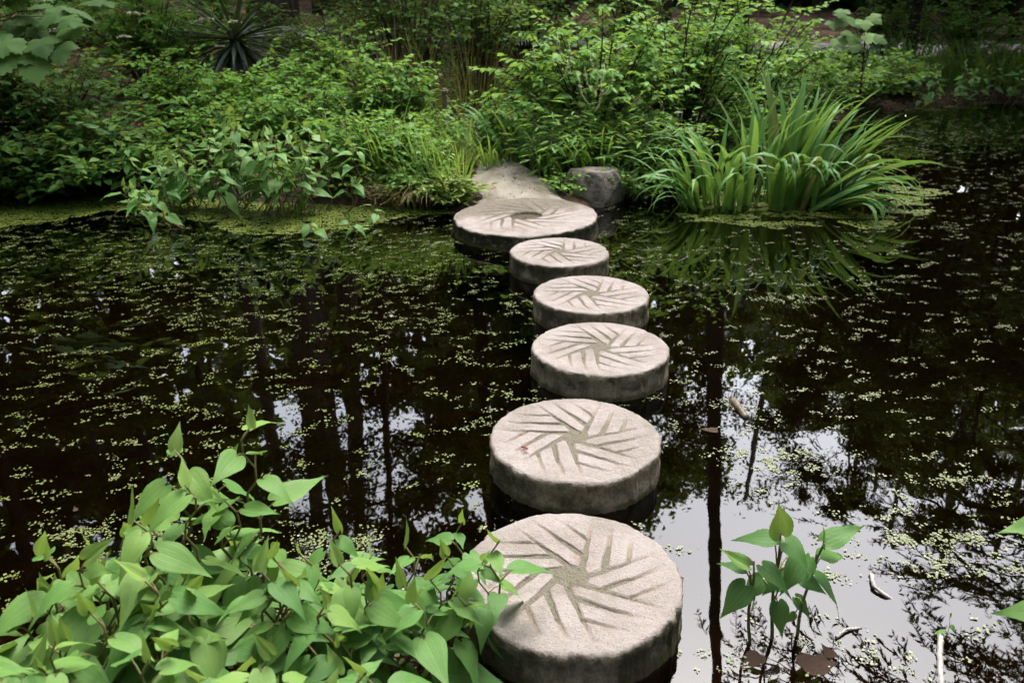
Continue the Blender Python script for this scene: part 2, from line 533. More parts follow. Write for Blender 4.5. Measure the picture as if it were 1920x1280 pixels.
def path_material():
    m, nt, out = new_mat('sandy_path')
    g = G(nt)
    pos = g.n('NewGeometry').outputs['Position']
    mp = g.n('Mapping', ins={'Vector': pos, 'Scale': (1, 0.35, 1)}).outputs[0]
    col = g.ramp(g.noise(7, 6, 0.65, mp), [(0.28, (0.13, 0.112, 0.082)), (0.5, (0.215, 0.192, 0.15)), (0.75, (0.30, 0.275, 0.225))])
    col = g.mix(g.math('MULTIPLY', g.smooth(g.noise(45, 3, 0.7, pos), 0.62, 0.7), 0.6), col, (0.09, 0.06, 0.035, 1))
    p = g.n('BsdfPrincipled', ins={'Base Color': col, 'Roughness': 0.9, 'Specular IOR Level': 0.2})
    nt.links.new(g.bump(g.noise(40, 5, 0.7, pos), 0.5, 0.02), p.inputs['Normal'])
    nt.links.new(p.outputs[0], out.inputs[0])
    return m


M['ground'] = ground_material()
M['water'] = water_material()
M['stone'] = stone_material('millstone', 0.5)
M['stone_mossy'] = stone_material('millstone_mossy', 1.0, 1.0)
M['duckweed'] = duckweed_material()
M['rock'] = rock_material()
M['path'] = path_material()

# ------------------------------------------------------------------ ground, water, paths
SHORE = np.array([(-0.42, 6.72), (-1.2, 6.9), (-2.2, 7.02), (-3.3, 7.35), (-4.3, 7.0), (-5.5, 6.3), (-7, 4.5), (-7.5, 2), (-5, 0.7),
                  (-2, 0.4), (0, 0.45), (2, 0.4), (5, 0.3), (9, 1), (13, 4), (15, 9), (12, 13.6), (7.6, 13.7), (5.2, 12.4), (3.6, 10.8),
                  (2.4, 9.2), (1.6, 7.9), (1.1, 7.2), (0.78, 6.95), (0.5, 6.75)])


def shore_dist(x, y):
    """signed distance to the shoreline, positive on land"""
    x, y = np.asarray(x, float), np.asarray(y, float)
    d = np.full(x.shape, 1e9)
    inside = np.zeros(x.shape, bool)
    n = len(SHORE)
    for i in range(n):
        a, b = SHORE[i], SHORE[(i + 1) % n]
        e = b - a
        t = np.clip(((x - a[0]) * e[0] + (y - a[1]) * e[1]) / (e @ e), 0, 1)
        d = np.minimum(d, np.hypot(x - a[0] - t * e[0], y - a[1] - t * e[1]))
        c = ((a[1] <= y) & (b[1] > y)) | ((b[1] <= y) & (a[1] > y))
        with np.errstate(divide='ignore', invalid='ignore'):
            xi = a[0] + (y - a[1]) / (b[1] - a[1]) * e[0]
        inside ^= c & (x < xi)
    return np.where(inside, -d, d)


def ground_z(x, y):
    x, y = np.asarray(x, float), np.asarray(y, float)
    d = shore_dist(x, y) + (fbm(x * 1.7, y * 1.7, 5) - 0.5) * 0.25
    land = 0.10 * np.clip(d / 0.35, 0, 1) + 0.062 * np.clip(d, 0, 22) + (fbm(x * 0.9, y * 0.9, 9) - 0.5) * 0.22 * np.clip(d / 1.5, 0, 1)
    bed = -0.42 * np.clip(-d / 0.9, 0, 1) ** 0.7 + (fbm(x * 2.2, y * 2.2, 3) - 0.5) * 0.12 * np.clip(-d / 0.6, 0, 1)
    z = np.where(d > 0, land, bed)
    # the path is trodden a little lower and level with the far millstone
    pxc = 0.12 - 0.17 * (y - 6.6)
    w = np.clip((0.62 - np.abs(x - pxc)) / 0.14, 0, 1) * np.clip((y - 6.45) / 0.2, 0, 1) * np.clip((11 - y) / 2, 0, 1)
    return z * (1 - w) + (0.075 + 0.042 * np.clip(y - 6.6, 0, 9)) * w


def grid_mesh(xs, ys, zf):
    X, Y = np.meshgrid(xs, ys)
    Z = zf(X, Y)
    nx, ny = len(xs), len(ys)
    i = np.arange(ny - 1)[:, None] * nx + np.arange(nx - 1)[None]
    Q = np.stack([i, i + 1, i + nx + 1, i + nx], -1).reshape(-1, 4)
    return np.stack([X, Y, Z], -1).reshape(-1, 3), Q


xs = np.concatenate([np.linspace(-120, -20, 12), np.arange(-18, -6, 0.5), np.arange(-6, 9, 0.11), np.arange(9, 20, 0.5), np.linspace(21, 120, 12)])
ys = np.concatenate([np.linspace(-80, -6, 8), np.arange(-5, 0.3, 0.4), np.arange(0.3, 14.5, 0.11), np.arange(14.6, 32, 0.6), np.linspace(33, 140, 12)])
mb = MB()
V, Q = grid_mesh(xs, ys, ground_z)
mb.add(V, [Q])
tag(mb.build('ground', M['ground'], smooth=True), 'brown forest floor sloping up from the pond', 'ground', kind='structure')

mb = MB()
V, Q = grid_mesh(np.linspace(-9, 17, 14), np.linspace(-0.5, 16, 12), lambda x, y: x * 0)
mb.add(V, [Q])
tag(mb.build('pond_water', M['water'], smooth=True), 'dark still pond water mirroring the trees', 'water', kind='structure')

# sandy path from the far millstone up the bank
mb = MB()
n, k = 40, 9
rows = []
for i in range(n):
    y = 6.63 + 4.0 * i / (n - 1)
    c = 0.12 - 0.17 * (y - 6.6)
    hw = max(0.16, 0.42 - 0.11 * (y - 6.5)) + 0.035 * math.sin(y * 7) + 0.02 * math.sin(y * 17 + 1)
    for j in range(k):
        s = j / (k - 1) * 2 - 1
        x = c + s * hw
        z = 0.116 + 0.042 * max(0, y - 6.6) - 0.05 * abs(s) ** 4 - (0.03 if i == 0 else 0) + 0.012 * (float(fbm(x * 5, y * 5, 2)) - 0.5)
        rows.append((x, y, z))
i = np.arange(n - 1)[:, None] * k + np.arange(k - 1)[None]
mb.add(rows, [np.stack([i, i + 1, i + k + 1, i + k], -1).reshape(-1, 4)])
tag(mb.build('sandy_path', M['path'], smooth=True), 'pale sandy footpath leading off the far millstone', 'path', kind='structure')

# grey walk beyond the bank
mb = MB()
rows = []
n, k = 40, 4
for i in range(n):
    x = -14 + 30 * i / (n - 1)
    yc = 17.6 + 0.7 * math.sin(x * 0.18 + 0.6)
    for j in range(k):
        y = yc + (j / (k - 1) - 0.5) * 1.6
        rows.append((x, y, 0))
rows = np.array(rows)
rows[:, 2] = ground_z(rows[:, 0], rows[:, 1]) + 0.06
i = np.arange(n - 1)[:, None] * k + np.arange(k - 1)[None]
mb.add(rows, [np.stack([i, i + k, i + k + 1, i + 1], -1).reshape(-1, 4)])
tag(mb.build('gravel_path', M['gravel'], smooth=True), 'pale grey gravel walk through the woods', 'path', kind='structure')


# ------------------------------------------------------------------ millstones
def millstone(loc, r, h_top, rot, label, seed, sectors=7, a=0.12, wl=0.150, wf=0.052, deep=0.0095, eye=0.165, mat='stone', tilt=(0, 0), hole=False, height=None, na=300, nr_=74):
    """carved drum: lands and furrows cut into the face as real relief"""
    rad = np.concatenate([np.linspace(0.0, 0.90, nr_)[1:], np.linspace(0.915, 0.965, 4)])
    th = np.linspace(0, 2 * np.pi, na, endpoint=False)
    Rr, Th = np.meshgrid(rad, th, indexing='ij')
    X, Y = Rr * np.cos(Th), Rr * np.sin(Th)
    wob = (fbm(X * 7 + seed, Y * 7, seed) - 0.5) * 0.022
    dph = 2 * np.pi / sectors
    depth = np.zeros_like(X)
    v = []
    for s in range(sectors):
        ph = rot + s * dph
        v.append(X * math.sin(ph) - Y * math.cos(ph) + wob)
    v = np.array(v)
    per = wl + wf
    assigned = np.zeros(X.shape, bool)
    for s in range(sectors):
        vn = v[(s - 1) % sectors]
        ph = rot + s * dph
        u = X * math.cos(ph) + Y * math.sin(ph)
        reg = (v[s] >= a) & (vn < a) & ~assigned
        assigned |= reg
        t = (v[s] - a) / per
        fr = t - np.floor(t)
        wle = wl / per * (0.74 + 0.26 * np.clip((Rr - 0.18) / 0.40, 0, 1))    # lands narrow towards the eye
        x = np.clip((fr - wle) / (1 - wle), 0, 1)                 # 0..1 across the furrow
        prof = np.where(x > 0, np.minimum(x / 0.35, 1.0) * np.clip((1.0 - x) / 0.12, 0, 1), 0)
        ew = wf * (1.7 - 0.8 * np.clip((Rr - 0.18) / 0.40, 0, 1))
        edge = np.clip((vn - (a - ew)) / (ew * 0.45), 0, 1)   # where the neighbour's long land cuts it off
        edge = edge * np.clip((a - vn) / (wf * 0.12), 0, 1)
        fade = np.clip((0.96 - Rr) / 0.42, 0.0, 1) ** 0.8
        frn = vnoise(np.floor(t) * 3.7 + s * 11.3, np.full_like(t, seed * 1.7), seed)
        fade2 = fade * np.clip((0.70 + 0.26 * frn - Rr) / 0.2 + 0.5, 0.25, 1)
        depth = np.where(reg, np.maximum(prof * fade2, edge * fade * 0.9), depth)
    core = ~assigned
    inner = np.clip((eye + 0.25 - Rr) / 0.2, 0, 1)
    rr = Rr + (fbm(X * 12, Y * 12, seed + 3) - 0.5) * 0.05
    depth = np.maximum(depth, np.where(core, 0.95, 0))
    depth = np.maximum(depth, np.clip((eye - rr) / 0.02, 0, 1) * 0.95)
    if hole:
        depth = depth * np.clip((0.9 - Rr) / 0.1, 0, 1) * 0.8
    wear = (fbm(X * 5, Y * 5, seed + 8) - 0.5) * 0.004 + (fbm(X * 22, Y * 22, seed + 9) - 0.5) * 0.0022
    Z = -depth * deep + wear - 0.0025 * Rr ** 2
    if hole:
        e = np.hypot(X / 0.225, Y / 0.20)
        Z = Z - 0.035 * np.clip((1.05 - e) / 0.10, 0, 1)
        depth = np.where(e < 1.02, 1.0, depth)
    # rim and drum rows
    extra = [(0.985, -0.006, 0.35), (0.996, -0.014, 0.7), (1.0, -0.028, 0.95)]
    hs_ = height or (h_top + 0.30)
    for z in np.linspace(-0.045, -hs_, 14):
        extra.append((1.0 + 0.012 * math.sin(z * 30), z, 1.0))
    ER = np.array([e_[0] for e_ in extra])
    jag = 1 + (fbm(np.cos(th) * 4 + seed, np.sin(th) * 4, seed + 5) - 0.5) * 0.035 - 0.022 * np.clip(vnoise(th * 11, np.zeros(na), seed + 21) - 0.68, 0, 1) / 0.32
    ex = []
    for er, ez, sd in extra:
        nn = (vnoise(th * 14, np.full(na, ez * 60), seed + 2) - 0.5) * 0.022 + (vnoise(th * 40, np.full(na, ez * 150), seed + 6) - 0.5) * 0.014
        q = er * jag + nn * (sd > 0.5)
        dz = (vnoise(th * 12, np.zeros(na), seed + 12) - 0.5) * 0.006
        ex.append(np.stack([q * np.cos(th) * r, q * np.sin(th) * r, np.full(na, ez) + dz * (sd < 0.96)], -1))
    ex = np.array(ex)
    jr = 1 + (jag - 1)[None] * Rr ** 3
    topv = np.stack([X * r * jr, Y * r * jr, Z], -1)
    allv = np.concatenate([topv, ex], 0)
    nr = len(allv)
    c = np.array([[0, 0, Z[0].mean() if not hole else -0.035]])
    Vv = np.concatenate([c, allv.reshape(-1, 3)])
    i = 1 + np.arange(nr - 1)[:, None] * na
    j = np.arange(na)[None]
    kk = (j + 1) % na
    Qd = np.stack([i + j, i + na + j, i + na + kk, i + kk], -1).reshape(-1, 4)
    T = np.stack([np.zeros(na, int), 1 + np.arange(na), 1 + (np.arange(na) + 1) % na], -1)
    side = np.concatenate([[0], np.where(Rr > 0.95, 0.15, 0).ravel(), np.repeat([e_[2] for e_ in extra], na)])
    dep = np.concatenate([[1], depth.ravel(), np.zeros(len(extra) * na)])
    siltv = depth * np.clip((0.80 - Rr) / 0.36, 0, 1)
    silt = np.concatenate([[1], siltv.ravel(), np.zeros(len(extra) * na)])
    inn = np.concatenate([[1], np.clip((0.55 - Rr) / 0.3, 0, 1).ravel(), np.zeros(len(extra) * na)])
    dirt = np.concatenate([[0.5], np.clip(0.42 + 0.9 * Y - 0.2 * X, 0, 1).ravel(), np.zeros(len(extra) * na)])
    mb = MB()
    mb.add(Vv, [Qd, T])
    o = mb.build('millstone', M[mat], smooth=True, attrs={'side': side, 'depth': dep, 'silt': silt, 'inner': inn, 'dirt': dirt})
    o.location = (loc[0], loc[1], h_top)
    o.rotation_euler = (tilt[0], tilt[1], 0)
    tag(o, label, 'millstone', 'millstone stepping stones across the pond')
    # grit washed into the eye and the inner ends of the furrows
    s = MB()
    na2, nr2 = 40, 10
    pr = (0.62 if not hole else 0.24) * r
    P = [(0, 0, -deep * 0.36)]
    for q in range(1, nr2 + 1):
        for w in range(na2):
            an = 2 * math.pi * w / na2
            f = q / nr2
            rad_ = f * pr * (1 + 0.25 * (float(vnoise(an * 2, 1, seed)) - 0.5))
            zz = -deep * (0.34 + 0.56 * f) + 0.003 * (float(vnoise(rad_ * 60, an * 9, seed)) - 0.5) - (0.008 if q == nr2 else 0)
            if hole:
                zz -= 0.018
            P.append((rad_ * math.cos(an), rad_ * math.sin(an) * (0.92 if hole else 1), zz))
    qi = 1 + np.arange(nr2 - 1)[:, None] * na2
    jj = np.arange(na2)[None]
    kk = (jj + 1) % na2
    s.add(P, [np.stack([qi + jj, qi + na2 + jj, qi + na2 + kk, qi + kk], -1).reshape(-1, 4),
              np.stack([np.zeros(na2, int), 1 + np.arange(na2), 1 + (np.arange(na2) + 1) % na2], -1)])
    s.build('grit_fill', M['mud_fill' if hole else 'silt'], o, smooth=True)
    return o


D2 = math.radians
millstone((0.173, 2.026), 0.325, 0.130, D2(337), 'nearest millstone step, partly hidden by the big leafy clump', 1, na=460, nr_=120)
millstone((0.239, 2.847), 0.325, 0.130, D2(330), 'millstone step with a tiny red curl lying on its face', 2, na=420, nr_=110, tilt=(D2(0.4), D2(-0.4)))
millstone((0.419, 3.710), 0.325, 0.130, D2(322), 'third millstone step from the front, level pinkish face, offset to the right', 3, na=360, nr_=90, wl=0.14)
millstone((0.439, 4.460), 0.321, 0.130, D2(335), 'fourth millstone step from the front, between the pinkish and the green-stained ones', 4, wl=0.15, tilt=(D2(-0.4), 0))
millstone((0.303, 5.260), 0.319, 0.128, D2(345), 'small millstone step with green-stained edge, just before the big mossy one', 5, eye=0.14, wl=0.16, deep=0.011)
millstone((0.10, 6.17), 0.535, 0.125, D2(350), 'largest millstone, black mossy rim and oval eye, at the end of the path', 6, sectors=9, a=0.20, wl=0.10, wf=0.05, deep=0.007,
          eye=0.1, mat='stone_mossy', tilt=(D2(0.6), D2(-1.6)), hole=True)

# curled red petiole lying on the second stone
mb = MB()
tt = np.linspace(0, 1, 9)
c0 = at_z(984, 843, 0.136)
mb.tube(np.stack([c0[0] - 0.012 + 0.03 * np.sin(tt * 2.6) - 0.012 * tt, c0[1] + 0.02 - 0.035 * tt ** 0.8 + 0.012 * tt ** 3, np.full(9, c0[2] + 0.002) + 0.004 * np.sin(tt * 3)], -1),
        np.linspace(0.0032, 0.002, 9), 6)
tag(mb.build('red_curl', M['redcurl'], smooth=True), 'tiny curled red petiole on a millstone', 'petiole')

# ------------------------------------------------------------------ boulder beside the path
bpy_me = bpy.data.meshes.new('boulder')
import bmesh
bm = bmesh.new()
bmesh.ops.create_icosphere(bm, subdivisions=5, radius=1.0)
for v_ in bm.verts:
    p = v_.co.copy()
    q = Vector((p.x, p.y, p.z))
    # flat-topped, wedge-fronted block
    for nrm_, dist in (((0.05, 0.1, 1), 0.62), ((-0.85, -0.2, 0.3), 0.75), ((0.9, -0.25, 0.35), 0.70), ((0.15, -0.95, 0.25), 0.72), ((0.6, -0.75, -0.25), 0.68), ((-0.55, -0.8, 0.1), 0.74), ((0.2, 0.9, 0.2), 0.75)):
        nv = Vector(nrm_).normalized()
        dd = q.dot(nv) - dist
        if dd > 0:
            q -= nv * dd * 0.74
    f_ = 1 + 0.09 * (float(fbm(p.x * 2.2 + p.z * 1.3 + 5, p.y * 2.2 - p.z, 31)) - 0.5) + 0.05 * (float(fbm(p.x * 7 + p.z * 5, p.y * 7 + p.z * 3, 33)) - 0.5)
    v_.co = q * f_
bm.to_mesh(bpy_me)
bm.free()
bpy_me.polygons.foreach_set('use_smooth', np.ones(len(bpy_me.polygons), bool))
bpy_me.materials.append(M['rock'])
rock = link('boulder', bpy_me)
rp = at_z(1117, 352, 0.1)
rock.location = (rp[0], rp[1] - 0.06, 0.10)
rock.scale = (0.29, 0.26, 0.255)
rock.rotation_euler = (0, 0, 0.35)
tag(rock, 'grey flat-topped boulder at the water beside the path', 'boulder')

# ------------------------------------------------------------------ leaf shapes
def T_simple(w=0.24, fold=0.06, droop=0.12):
    V = np.array([(0, 0, 0), (-w, 0.42, 0.02), (w, 0.42, 0.02), (0, 1, -droop), (0, 0.45, -fold)])
    return V, [np.array([(0, 4, 1), (1, 4, 3), (0, 2, 4), (4, 2, 3)])]


def T_oval(w=0.27, fold=0.06, droop=0.15):
    V = np.array([(0, 0, 0), (-w, 0.30, 0.03), (0, 0.3, -fold), (w, 0.30, 0.03), (-w * 0.82, 0.62, 0), (0, 0.64, -fold * 0.8), (w * 0.82, 0.62, 0), (0, 1, -droop)])
    return V, [np.array([(0, 2, 1), (0, 3, 2), (4, 5, 7), (5, 6, 7)]), np.array([(1, 2, 5, 4), (2, 3, 6, 5)])]


def T_quad(w=0.3):
    V = np.array([(0, 0, 0), (w, 0.45, 0.04), (0, 1, -0.06), (-w, 0.45, 0.04)])
    return V, [np.array([(0, 1, 2), (0, 2, 3)])]


def T_blob():
    an = np.linspace(0, 2 * np.pi, 6, endpoint=False)
    V = np.stack([np.cos(an) * np.array([0.40, 0.46, 0.30, 0.44, 0.36, 0.48]), np.sin(an) * np.array([0.5, 0.5, 0.62, 0.5, 0.42, 0.55]), np.zeros(6)], -1)
    return V, [np.arange(6)[None]]


LS, LO, LQ, LB = T_simple(), T_oval(), T_quad(), T_blob()
LN = T_quad(0.15)


def heart_leaf(name, mat, curl=0.35, fold=0.22, wavy=0.02, seed=0, w=0.31, lobe=0.13):
    """heart-shaped blade with arching midrib, basal lobes and a drawn-out tip"""
    ts = np.array([0, 0.07, 0.16, 0.27, 0.4, 0.54, 0.68, 0.81, 0.92, 1.0])
    wt = np.array([0.62, 0.85, 0.98, 1.0, 0.86, 0.63, 0.39, 0.20, 0.08, 0.0])
    ss = np.array([-1, -0.72, -0.38, 0, 0.38, 0.72, 1])
    V, UV = [], []
    rg = np.random.default_rng(seed)
    phs = rg.uniform(0, 6, 4)
    for t, ww in zip(ts, wt):
        for s in ss:
            a = abs(s)
            back = lobe * math.sin(min(1, a * 1.15) * math.pi * 0.78) * (1 - t) ** 4
            y = t - back
            x = s * ww * w
            z = -curl * t * t + fold * abs(x) * (1 - 0.6 * t) - 0.55 * fold * (x / w) ** 2 * w
            z += wavy * a * (math.sin(t * 9 + phs[0] + (2 if s > 0 else 0)) + 0.6 * math.sin(t * 17 + phs[1]))
            x += 0.05 * t * t * math.sin(phs[2])
            V.append((x, y, z))
            UV.append((s, t))
    k = len(ss)
    F, T = [], []
    for i in range(len(ts) - 1):
        for j in range(k - 1):
            p = i * k + j
            F.append((p, p + 1, p + k + 1, p + k))
    mb = MB()
    mb.add(V, [np.array(F)])
    return mb.mesh(name, mat, True, uv=np.array(UV))


HEART = [heart_leaf('leaf', M['lizard'], c, f, wv, i, w_) for i, (c, f, wv, w_) in enumerate(
    [(0.30, 0.25, 0.014, 0.285), (0.48, 0.35, 0.02, 0.30), (0.18, 0.2, 0.024, 0.26), (0.40, 0.15, 0.026, 0.315), (0.62, 0.3, 0.018, 0.275), (0.10, 0.45, 0.018, 0.25)])]
HEART_Y = [heart_leaf('leaf', M['lizard'], -0.15, 0.9, 0.01, 11, 0.26), heart_leaf('leaf', M['lizard'], 0.1, 1.1, 0.01, 12, 0.24)]


def put_leaf(parent, mesh, P, D, U, s, tint, w=None, name='leaf'):
    o = link(name, mesh, parent)
    base = Vector(parent.location)
    o.matrix_local = frame(np.array(P) - np.array(base), D, U, s, w)
    o.color = (tint, 0, 0, 1)
    return o


def lizard_plant(loc, label, stems=3, height=0.45, spread=0.12, leaf=0.12, seed=0, lean=(0, 0), tint=0.5, group=None, nodes=None, young=True, jit=0.16, bias=None):
    rg = np.random.default_rng(1000 + seed)
    root = empty('lizard_tail_plant', loc, label, 'plant', group)
    L0 = np.array(loc, float)
    mb = MB()
    jobs = []
    for s in range(stems):
        h = height * rg.uniform(0.78, 1.08)
        an = rg.uniform(0, 2 * math.pi)
        rr = spread * math.sqrt(rg.uniform(0.02, 1))
        b = np.array([rr * math.cos(an), rr * math.sin(an), -0.12])
        tip = np.array([b[0] * 1.7 + lean[0] * h + rg.normal(0, jit * 0.4) * h, b[1] * 1.7 + lean[1] * h + rg.normal(0, jit * 0.4) * h, h])
        nn = nodes or max(4, int(round(h / (leaf * 0.50))))
        tt = np.linspace(0, 1, nn * 2 + 1)
        path = b[None] * (1 - tt)[:, None] + tip[None] * tt[:, None]
        path[:, 0] += np.sin(tt * math.pi) * b[0] * 0.4 + 0.012 * np.where(np.arange(len(tt)) % 4 < 2, 1, -1) * leaf / 0.12
        rad = np.linspace(0.0055, 0.0022, len(tt)) * leaf / 0.12
        mb.tube(path, rad, 5)
        az = rg.uniform(0, 2 * math.pi)
        for k in range(nn):
            f = 0.34 + 0.66 * (k + 0.6) / nn
            if f > 1:
                break
            node = path[min(len(tt) - 1, int(round(f * (len(tt) - 1))))]
            az += 2.5 + rg.normal(0, 0.5)
            out = np.array([math.cos(az), math.sin(az), 0])
            if bias is not None:
                out = norm(out + np.array([bias[0], bias[1], 0]) * 0.6)
            up = rg.uniform(0.35, 0.9)
            size = leaf * (1.12 - 0.42 * max(0, f - 0.55) / 0.45) * rg.uniform(0.62, 1.22)
            pl = leaf * rg.uniform(0.28, 0.5) * (1.2 - 0.7 * f)
            e = node + out * pl + np.array([0, 0, pl * up])
            m = (node + e) / 2 + np.array([0, 0, pl * 0.12])
            mb.tube([node, m, e], [0.0028 * leaf / 0.12, 0.0022 * leaf / 0.12, 0.0018 * leaf / 0.12], 4, cap=False)
            D = out + np.array([0, 0, rg.uniform(-0.55, 0.22)])
            U = np.array([rg.normal(0, 0.30), rg.normal(0, 0.30) - 0.12, 1.0])
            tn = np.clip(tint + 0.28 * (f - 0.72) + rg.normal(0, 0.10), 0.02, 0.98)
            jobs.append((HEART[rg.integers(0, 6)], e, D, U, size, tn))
        if young:
            for q in range(1):
                o_ = np.array([rg.normal(0, 0.5), rg.normal(0, 0.5), 1.0])
                jobs.append((HEART_Y[rg.integers(0, 2)], path[-1], o_, np.array([rg.normal(), rg.normal() - 0.8, 0.2]), leaf * rg.uniform(0.42, 0.66), np.clip(0.93 + rg.normal(0, 0.05), 0, 1)))
    st = mb.build('stem', M['lizard_stem'], root, smooth=True)
    for me, e, D, U, size, tn in jobs:
        put_leaf(root, me, L0 + e, D, U, size, tn)
    return root


# ---- the big clump in the near corner
CL = [  # x, y, height, stems, leaf, tint, label
    (-0.760, 1.86, 0.63, 6, 0.138, 0.64, 'tallest pale-tipped plant at the peak of the big near clump'),
    (-0.520, 1.70, 0.47, 6, 0.138, 0.58, 'leafy plant next below the tallest one of the near clump'),
    (-0.380, 1.84, 0.39, 5, 0.124, 0.56, 'plant on the water side of the near clump, reaching over open water'),
    (-0.270, 1.80, 0.37, 6, 0.129, 0.50, 'plant of the near clump with long hanging heart-shaped leaf'),
    (-0.225, 1.86, 0.35, 5, 0.110, 0.48, 'plant of the near clump leaning against the nearest millstone'),
    (-0.880, 1.68, 0.52, 7, 0.138, 0.60, 'bushy plant filling the middle of the near clump'),
    (-1.080, 1.78, 0.42, 6, 0.129, 0.58, 'plant at the outer water edge of the near clump by the picture side'),
    (-1.240, 1.60, 0.40, 6, 0.129, 0.58, 'plant at the far left end of the near clump'),
    (-0.700, 1.52, 0.45, 7, 0.138, 0.60, 'broad-leaved plant low in the centre of the near clump'),
    (-0.440, 1.50, 0.38, 6, 0.133, 0.56, 'plant of the near clump in front of the hanging heart-shaped leaf'),
    (-1.000, 1.46, 0.46, 7, 0.133, 0.62, 'pale plant close to the bottom corner of the near clump'),
    (-0.340, 1.54, 0.28, 5, 0.120, 0.48, 'lowest plant of the near clump, over the dark water at the bottom'),
    (-0.600, 1.32, 0.50, 6, 0.129, 0.66, 'bright young plant at the very bottom of the near clump'),
    (-0.880, 1.24, 0.50, 7, 0.129, 0.64, 'blurred plant in the bottom corner of the near clump'),
    (-1.220, 1.40, 0.44, 6, 0.132, 0.60, 'plant of the near clump cut by the picture side, low in the corner'),
    (-1.120, 1.24, 0.50, 6, 0.132, 0.60, 'plant of the near clump cut by the bottom corner of the picture'),
    (-0.420, 1.26, 0.42, 5, 0.129, 0.56, 'plant of the near clump cut by the bottom edge, nearest the millstone'),
]
for i, (x, y, h, s, lf, tn, lb) in enumerate(CL):
    lizard_plant((x, y, 0.0), lb, s, h, 0.11, lf, i, (0, 0), tn, 'lizard tail plants of the near clump', bias=(0.1, -0.35))

# ---- the single plant standing in the bright reflection, leaf by leaf
pl0 = at_z(1465, 1188)
root = empty('lizard_tail_plant', (pl0[0], pl0[1], 0), 'lone dark-stemmed plant standing in the bright sky reflection', 'plant', 'lizard tail plants by the near shore')
Y0 = float(pl0[1])


def P3(px, py, dy=0.0):
    return at_y(px, py, Y0 + dy)


mb = MB()
tops = {'a': P3(1412, 1052, -0.02), 'b': P3(1462, 1000, 0.0), 'c': P3(1530, 1035, 0.03)}
feet = {'a': at_z(1408, 1205), 'b': at_z(1448, 1200), 'c': at_z(1488, 1195)}
for k_ in 'abc':
    f_, t_ = feet[k_].copy(), tops[k_]
    f_[2] = -0.1
    tt = np.linspace(0, 1, 8)[:, None]
    path = f_ * (1 - tt) + t_ * tt + np.array([0.005, 0, 0]) * np.sin(tt * 9)
    mb.tube(path - np.array(root.location), np.linspace(0.006, 0.0028, 8), 6)
LONE = [  # base px, tip px, base dy, tip dy, up vector, variant, tint, width factor
    ((1463, 1000), (1456, 942), 0.0, 0.0, (0.3, -1, 0.3), 'y0', 0.80, 1.5),
    ((1452, 1010), (1378, 1016), 0.0, 0.03, (0, -0.35, 1), 0, 0.36, 1.0),
    ((1472, 1012), (1516, 1066), 0.0, -0.07, (0.1, -0.7, 1), 1, 0.42, 1.1),
    ((1548, 1015), (1622, 998), 0.02, 0.05, (-0.1, -0.5, 1), 2, 0.55, 1.0),
    ((1542, 1022), (1547, 985), 0.02, 0.02, (1, -0.4, 0.2), 'y1', 0.75, 0.9),
    ((1540, 1042), (1590, 1046), 0.02, 0.06, (0, -0.3, 1), 3, 0.58, 0.8),
    ((1402, 1060), (1350, 1032), -0.02, 0.0, (0.1, -0.6, 1), 'y0', 0.72, 1.0),
    ((1398, 1068), (1346, 1058), -0.02, 0.03, (0.1, -0.4, 1), 0, 0.28, 0.9),
    ((1430, 1060), (1476, 1108), -0.02, -0.09, (0.2, -0.8, 1), 4, 0.38, 1.1),
    ((1500, 1052), (1478, 1112), 0.0, -0.06, (-0.1, -1, 0.8), 1, 0.34, 1.2),
    ((1520, 1045), (1522, 1088), 0.02, -0.04, (0.5, -1, 0.6), 3, 0.40, 1.1),
    ((1398, 1098), (1362, 1160), -0.03, -0.08, (-0.2, -1, 0.7), 0, 0.30, 1.25),
    ((1458, 1130), (1464, 1192), -0.02, -0.06, (0.1, -1, 0.4), 5, 0.24, 1.3),
    ((1530, 1080), (1592, 1142), 0.03, 0.0, (0.6, -0.2, 0.8), 4, 0.20, 0.9),
    ((1420, 1100), (1470, 1115), 0.02, 0.0, (0, -0.3, 1), 2, 0.18, 1.0),
    ((1490, 1150), (1478, 1170), 0.04, 0.02, (0.3, -1, 0.5), 3, 0.18, 1.2),
    ((1480, 1040), (1500, 1028), 0.05, 0.08, (0, -0.3, 1), 2, 0.30, 1.0),
    ((1430, 1085), (1395, 1128), 0.02, -0.02, (-0.2, -0.9, 0.7), 3, 0.22, 1.1),
    ((1502, 1085), (1548, 1112), 0.0, -0.03, (0.2, -0.7, 1), 1, 0.26, 1.1),
    ((1470, 1075), (1440, 1118), 0.0, -0.05, (-0.1, -0.9, 0.8), 0, 0.32, 1.15),
    ((1492, 1120), (1520, 1158), 0.02, -0.01, (0.3, -0.8, 0.7), 4, 0.18, 1.1),
]
for b_, t_, db, dt, up, var, tn, wf in LONE:
    A, B = P3(*b_, db), P3(*t_, dt)
    L_ = float(np.linalg.norm(B - A))
    me = HEART_Y[int(var[1])] if isinstance(var, str) else HEART[var]
    cu = 0.9 if isinstance(var, str) else 0.93
    put_leaf(root, me, A, (B - A) + np.array([0, 0, 0.25 * L_ if not isinstance(var, str) else 0]), up, L_ / cu, tn, L_ * wf)
    k_ = min('abc', key=lambda q: np.linalg.norm((feet[q] * 0.45 + tops[q] * 0.55) - A))
    st = feet[k_] * 0.35 + tops[k_] * 0.65
    if A[2] < st[2]:
        st = feet[k_] * 0.6 + tops[k_] * 0.4
    mid_ = (st + A) / 2 + np.array([0, 0, 0.01])
    mb.tube(np.array([st, mid_, A]) - np.array(root.location), [0.003, 0.0024, 0.002], 4, cap=False)
mb.build('stem', M['lizard_stem'], root, smooth=True)

